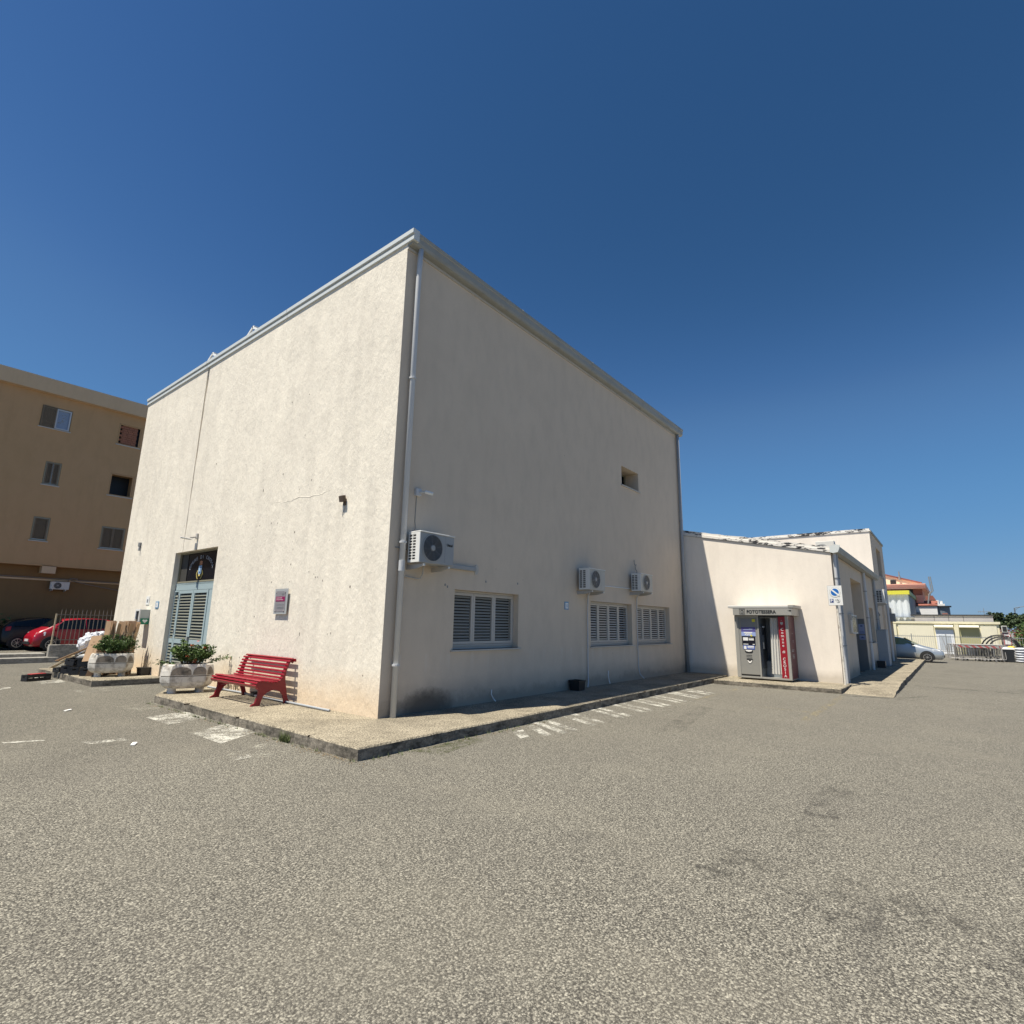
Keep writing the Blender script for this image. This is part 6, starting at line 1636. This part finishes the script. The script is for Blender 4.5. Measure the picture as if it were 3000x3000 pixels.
for k, (x_, y_, h, r, lab) in enumerate(((70, -11.0, 3.45, 1.15, 'dark round tree just right of the grey parapet'), (69, -12.3, 3.35, 1.1, 'dark round tree left of the street lamp pole'), (71, -13.9, 3.4, 1.3, 'dark tree under the street lamp arm at the right edge'), (74, -16.2, 3.7, 1.6, 'dark tree half out of frame at the far right edge'), (60, -12.3, 2.3, 1.1, 'lower bushy dark tree in front of the hedge beside the street lamp'))):
    tree((x_, y_, GZ), h + .15, r, lab, 40 + k)
t = thing('green_bush', 'bright green bush at the right edge above the white sacks', 'bush', (44, -11.0, GZ))
random.seed(50)
for m_, c_ in (('leaf', 1100), ('leaf_light', 900)):
    o = leaf_cloud('foliage', t, m_, c_, lambda: (random.gauss(0, .5), random.gauss(0, .42), min(2.3, abs(random.gauss(1.0, .55)))), .16, asp=.6); o['kind'] = 'stuff'
q = MB(); q.tube([(0, 0, 0), (0, .1, 1.2)], .05, 6); obj('stem', q, 'stem', t)
t = thing('rust_hedge', 'rust brown hedge behind the shop at the right', 'hedge', (50, -11, GZ))
for m_, c_ in (('hedge_rust', 2200), ('leaf_dry', 160)):
    o = leaf_cloud('foliage', t, m_, c_, lambda: (random.gauss(0, .4), random.uniform(-2.0, 1.3), abs(random.uniform(0, 1.85))), .16, asp=.6); o['kind'] = 'stuff'
t = thing('pink_kiosk', 'low pink-grey kiosk wall with white red-framed poster right of the shop', 'kiosk', (46, -9.85, 0))
q = MB(); q.box(0, .3, -.34, .22, -.4, 1.45); obj('wall', q, 'wall_greypink', t)
q = MB(); q.box(-.03, -.001, -.20, .20, .6, 1.36); obj('poster_frame', q, 'poster_red', t)
q = MB(); q.box(-.04, -.031, -.16, .16, .64, 1.32); obj('poster', q, 'print_white', t)
q = MB(); q.box(-.045, -.041, -.1, .1, 1.18, 1.24); obj('poster_print', q, 'poster_red', t)

# grey railing fence
fn_ = thing('grey_fence', 'long grey steel railing in front of the cream shop building', 'fence', (38, -6, GZ))
q = MB(); q.box(-.12, .12, -9, 8, 0, .22); obj('plinth', q, 'concrete_grey', fn_)
for z_ in (.38, 1.25): q = MB(); q.box(-.012, .012, -9, 8, z_, z_ + .035); obj('rail', q, 'iron_grey', fn_)
for y_ in (5.5, 3.3, 1.15, -.58, -2.7, -4.8, -6.9): q = MB(); q.box(-.03, .03, y_ - .025, y_ + .025, 0, 1.42); obj('post', q, 'iron_grey', fn_)
b0 = None
for k in range(112):
    y_ = 3.2 - k * .108
    if b0 is None:
        q = MB(); q.box(-.006, .006, -.006, .006, .25, 1.36); b0 = o = obj('bar', q, 'galvanised', fn_)
    else: o = b0.copy(); COL.objects.link(o)
    o.location = (0, y_, random.uniform(-.01, .01))
# stacked crowd barriers
def barrier(loc, rz, label, tilt=0, red=False, nb=17):
    t = thing('crowd_barrier', label, 'barrier', loc, rz, 'crowd barriers stacked by the fence'); t.rotation_euler = (0, tilt, rz)
    q = MB(); w, h = 2.0, 1.0
    q.tube([(0, -.95, .12), (0, -1.0, .2), (0, -1.0, .9), (0, -.93, 1.0), (0, .93, 1.0), (0, 1.0, .9), (0, 1.0, .2), (0, .95, .12), (0, -.95, .12)], .022, 6); obj('frame', q, 'galvanised' if red else 'barrier_mid', t)
    q = MB(); q.beam((0, -1, .28), (0, 1, .28), .022)
    for k in range(nb): y_ = -.92 + 1.84 * k / (nb - 1); q.tube([(0, y_, .28), (0, y_, 1.0)], .011, 4, False)
    obj('bars', q, 'barrier_steel', t)
    for y_ in (-.7, .7): q = MB(); q.beam((-.25, y_, .02), (.25, y_, .02), .06); q.beam((-.22, y_, 0), (0, y_, .2), .03); q.beam((.22, y_, 0), (0, y_, .2), .03); obj('foot', q, 'barrier_steel', t)
    if red:
        q = MB(); q.box(-.03, -.022, -.9, .9, .80, .94); b_ = obj('striped_board', q, 'ac_grey', t)
        for k in range(6): q = MB(); q.prism([(0, 0), (.15, 0), (.28, .14), (.13, .14)], (-.034, -.85 + k * .28, .80), Y, Z, X, .003); obj('red_stripe', q, 'barrier_red', b_)
    return t
random.seed(77)
for k, (x_, y_, rz, tl, rd, lab) in enumerate(((35.0, -7.9, R(2), .0, True, 'frontmost crowd barrier with red and white striped board'), (35.15, -7.6, R(-3), .05, False, 'second crowd barrier behind the striped one'), (35.35, -7.95, R(4), -.05, False, 'third crowd barrier of the stack, slightly turned'), (35.5, -7.7, R(-5), .08, True, 'striped crowd barrier in the middle of the stack'), (35.75, -8.05, R(3), .0, False, 'crowd barrier near the back of the stack'), (35.95, -7.7, R(0), -.1, False, 'rearmost crowd barrier by the fence'), (35.2, -8.5, R(12), .12, True, 'crowd barrier leaning at the right end beside the black bin'), (36.2, -8.4, R(-8), .1, False, 'slanting crowd barrier right of the rearmost one'), (35.08, -7.75, R(-1), .02, False, 'crowd barrier pressed against the back of the striped front one'), (35.25, -8.2, R(6), -.08, False, 'low crowd barrier sagging towards the bin'), (35.6, -7.85, R(-7), .14, False, 'tilted crowd barrier in the rear half of the stack'), (35.45, -8.35, R(9), -.14, True, 'tilted striped barrier behind the one leaning by the bin'))):
    t = barrier((x_, y_, GZ + .02), rz, lab, tl, rd); t.scale = (.9, 1.02 if k < 6 else .6, .88)
# big loops of black hose
t = thing('hose_coil', 'big loose coil of black pipe arching over the barriers and the bin', 'hose', (36.6, -9.1, GZ))
for k in range(6):
    q = MB(); rr = .62 + .05 * k; cy0 = .03 * k - .05 * (k % 2); q.tube([(.08 * k - .2 + .1 * math.sin(a), cy0 + math.cos(a) * rr, .62 + math.sin(a) * rr * .95) for a in [2 * PI * j / 30 for j in range(31)]], .020, 6); obj('loop', q, 'hose_black', t)
t = thing('waste_bin', 'black plastic bin with yellow-orange bag on top beside the white sacks', 'bin', (35.6, -9.22, GZ))
sq = lambda sx, sy, z_: [(-sx, -sy, z_), (sx, -sy, z_), (sx, sy, z_), (-sx, sy, z_)]
q = MB(); q.loft([sq(.20, .19, 0), sq(.24, .23, .68)]); obj('bin_body', q, 'bin_black', t, bevel=.02)
q = MB(); q.loft([sq(.26, .25, .68), sq(.26, .25, .73), sq(.22, .2, .78)]); obj('bin_lid', q, 'litter_white', t)
blob('yellow_bag', (.0, -.14, .80), (.16, .16, .07), 'bag_yellow', t, 3, .2, 3)
random.seed(15)
for k in range(6):
    for j in range(2):
        t = thing('white_sack', ('%s sack of the %s column of white sacks at the right edge' % (['lowest', 'second lowest', 'third', 'fourth', 'fifth', 'topmost'][k], ['left', 'right'][j])), 'sack', (35.5, -9.72 - j * .55, GZ + .07 + k * .13), 0, 'white sacks stacked at the right edge')
        blob('sack_body', (0, 0, 0), (.30, .28, .078), 'bag_white', t, k * 2 + j, .10, 3, 1.2)
t = thing('leaning_pole', 'thin white pole leaning by the fence beside the barriers', 'pole', (37.0, -6.6, GZ))
q = MB(); q.tube([(0, -.05, 0), (0, .22, 1.3)], .02, 6); obj('pole', q, 'galvanised', t)
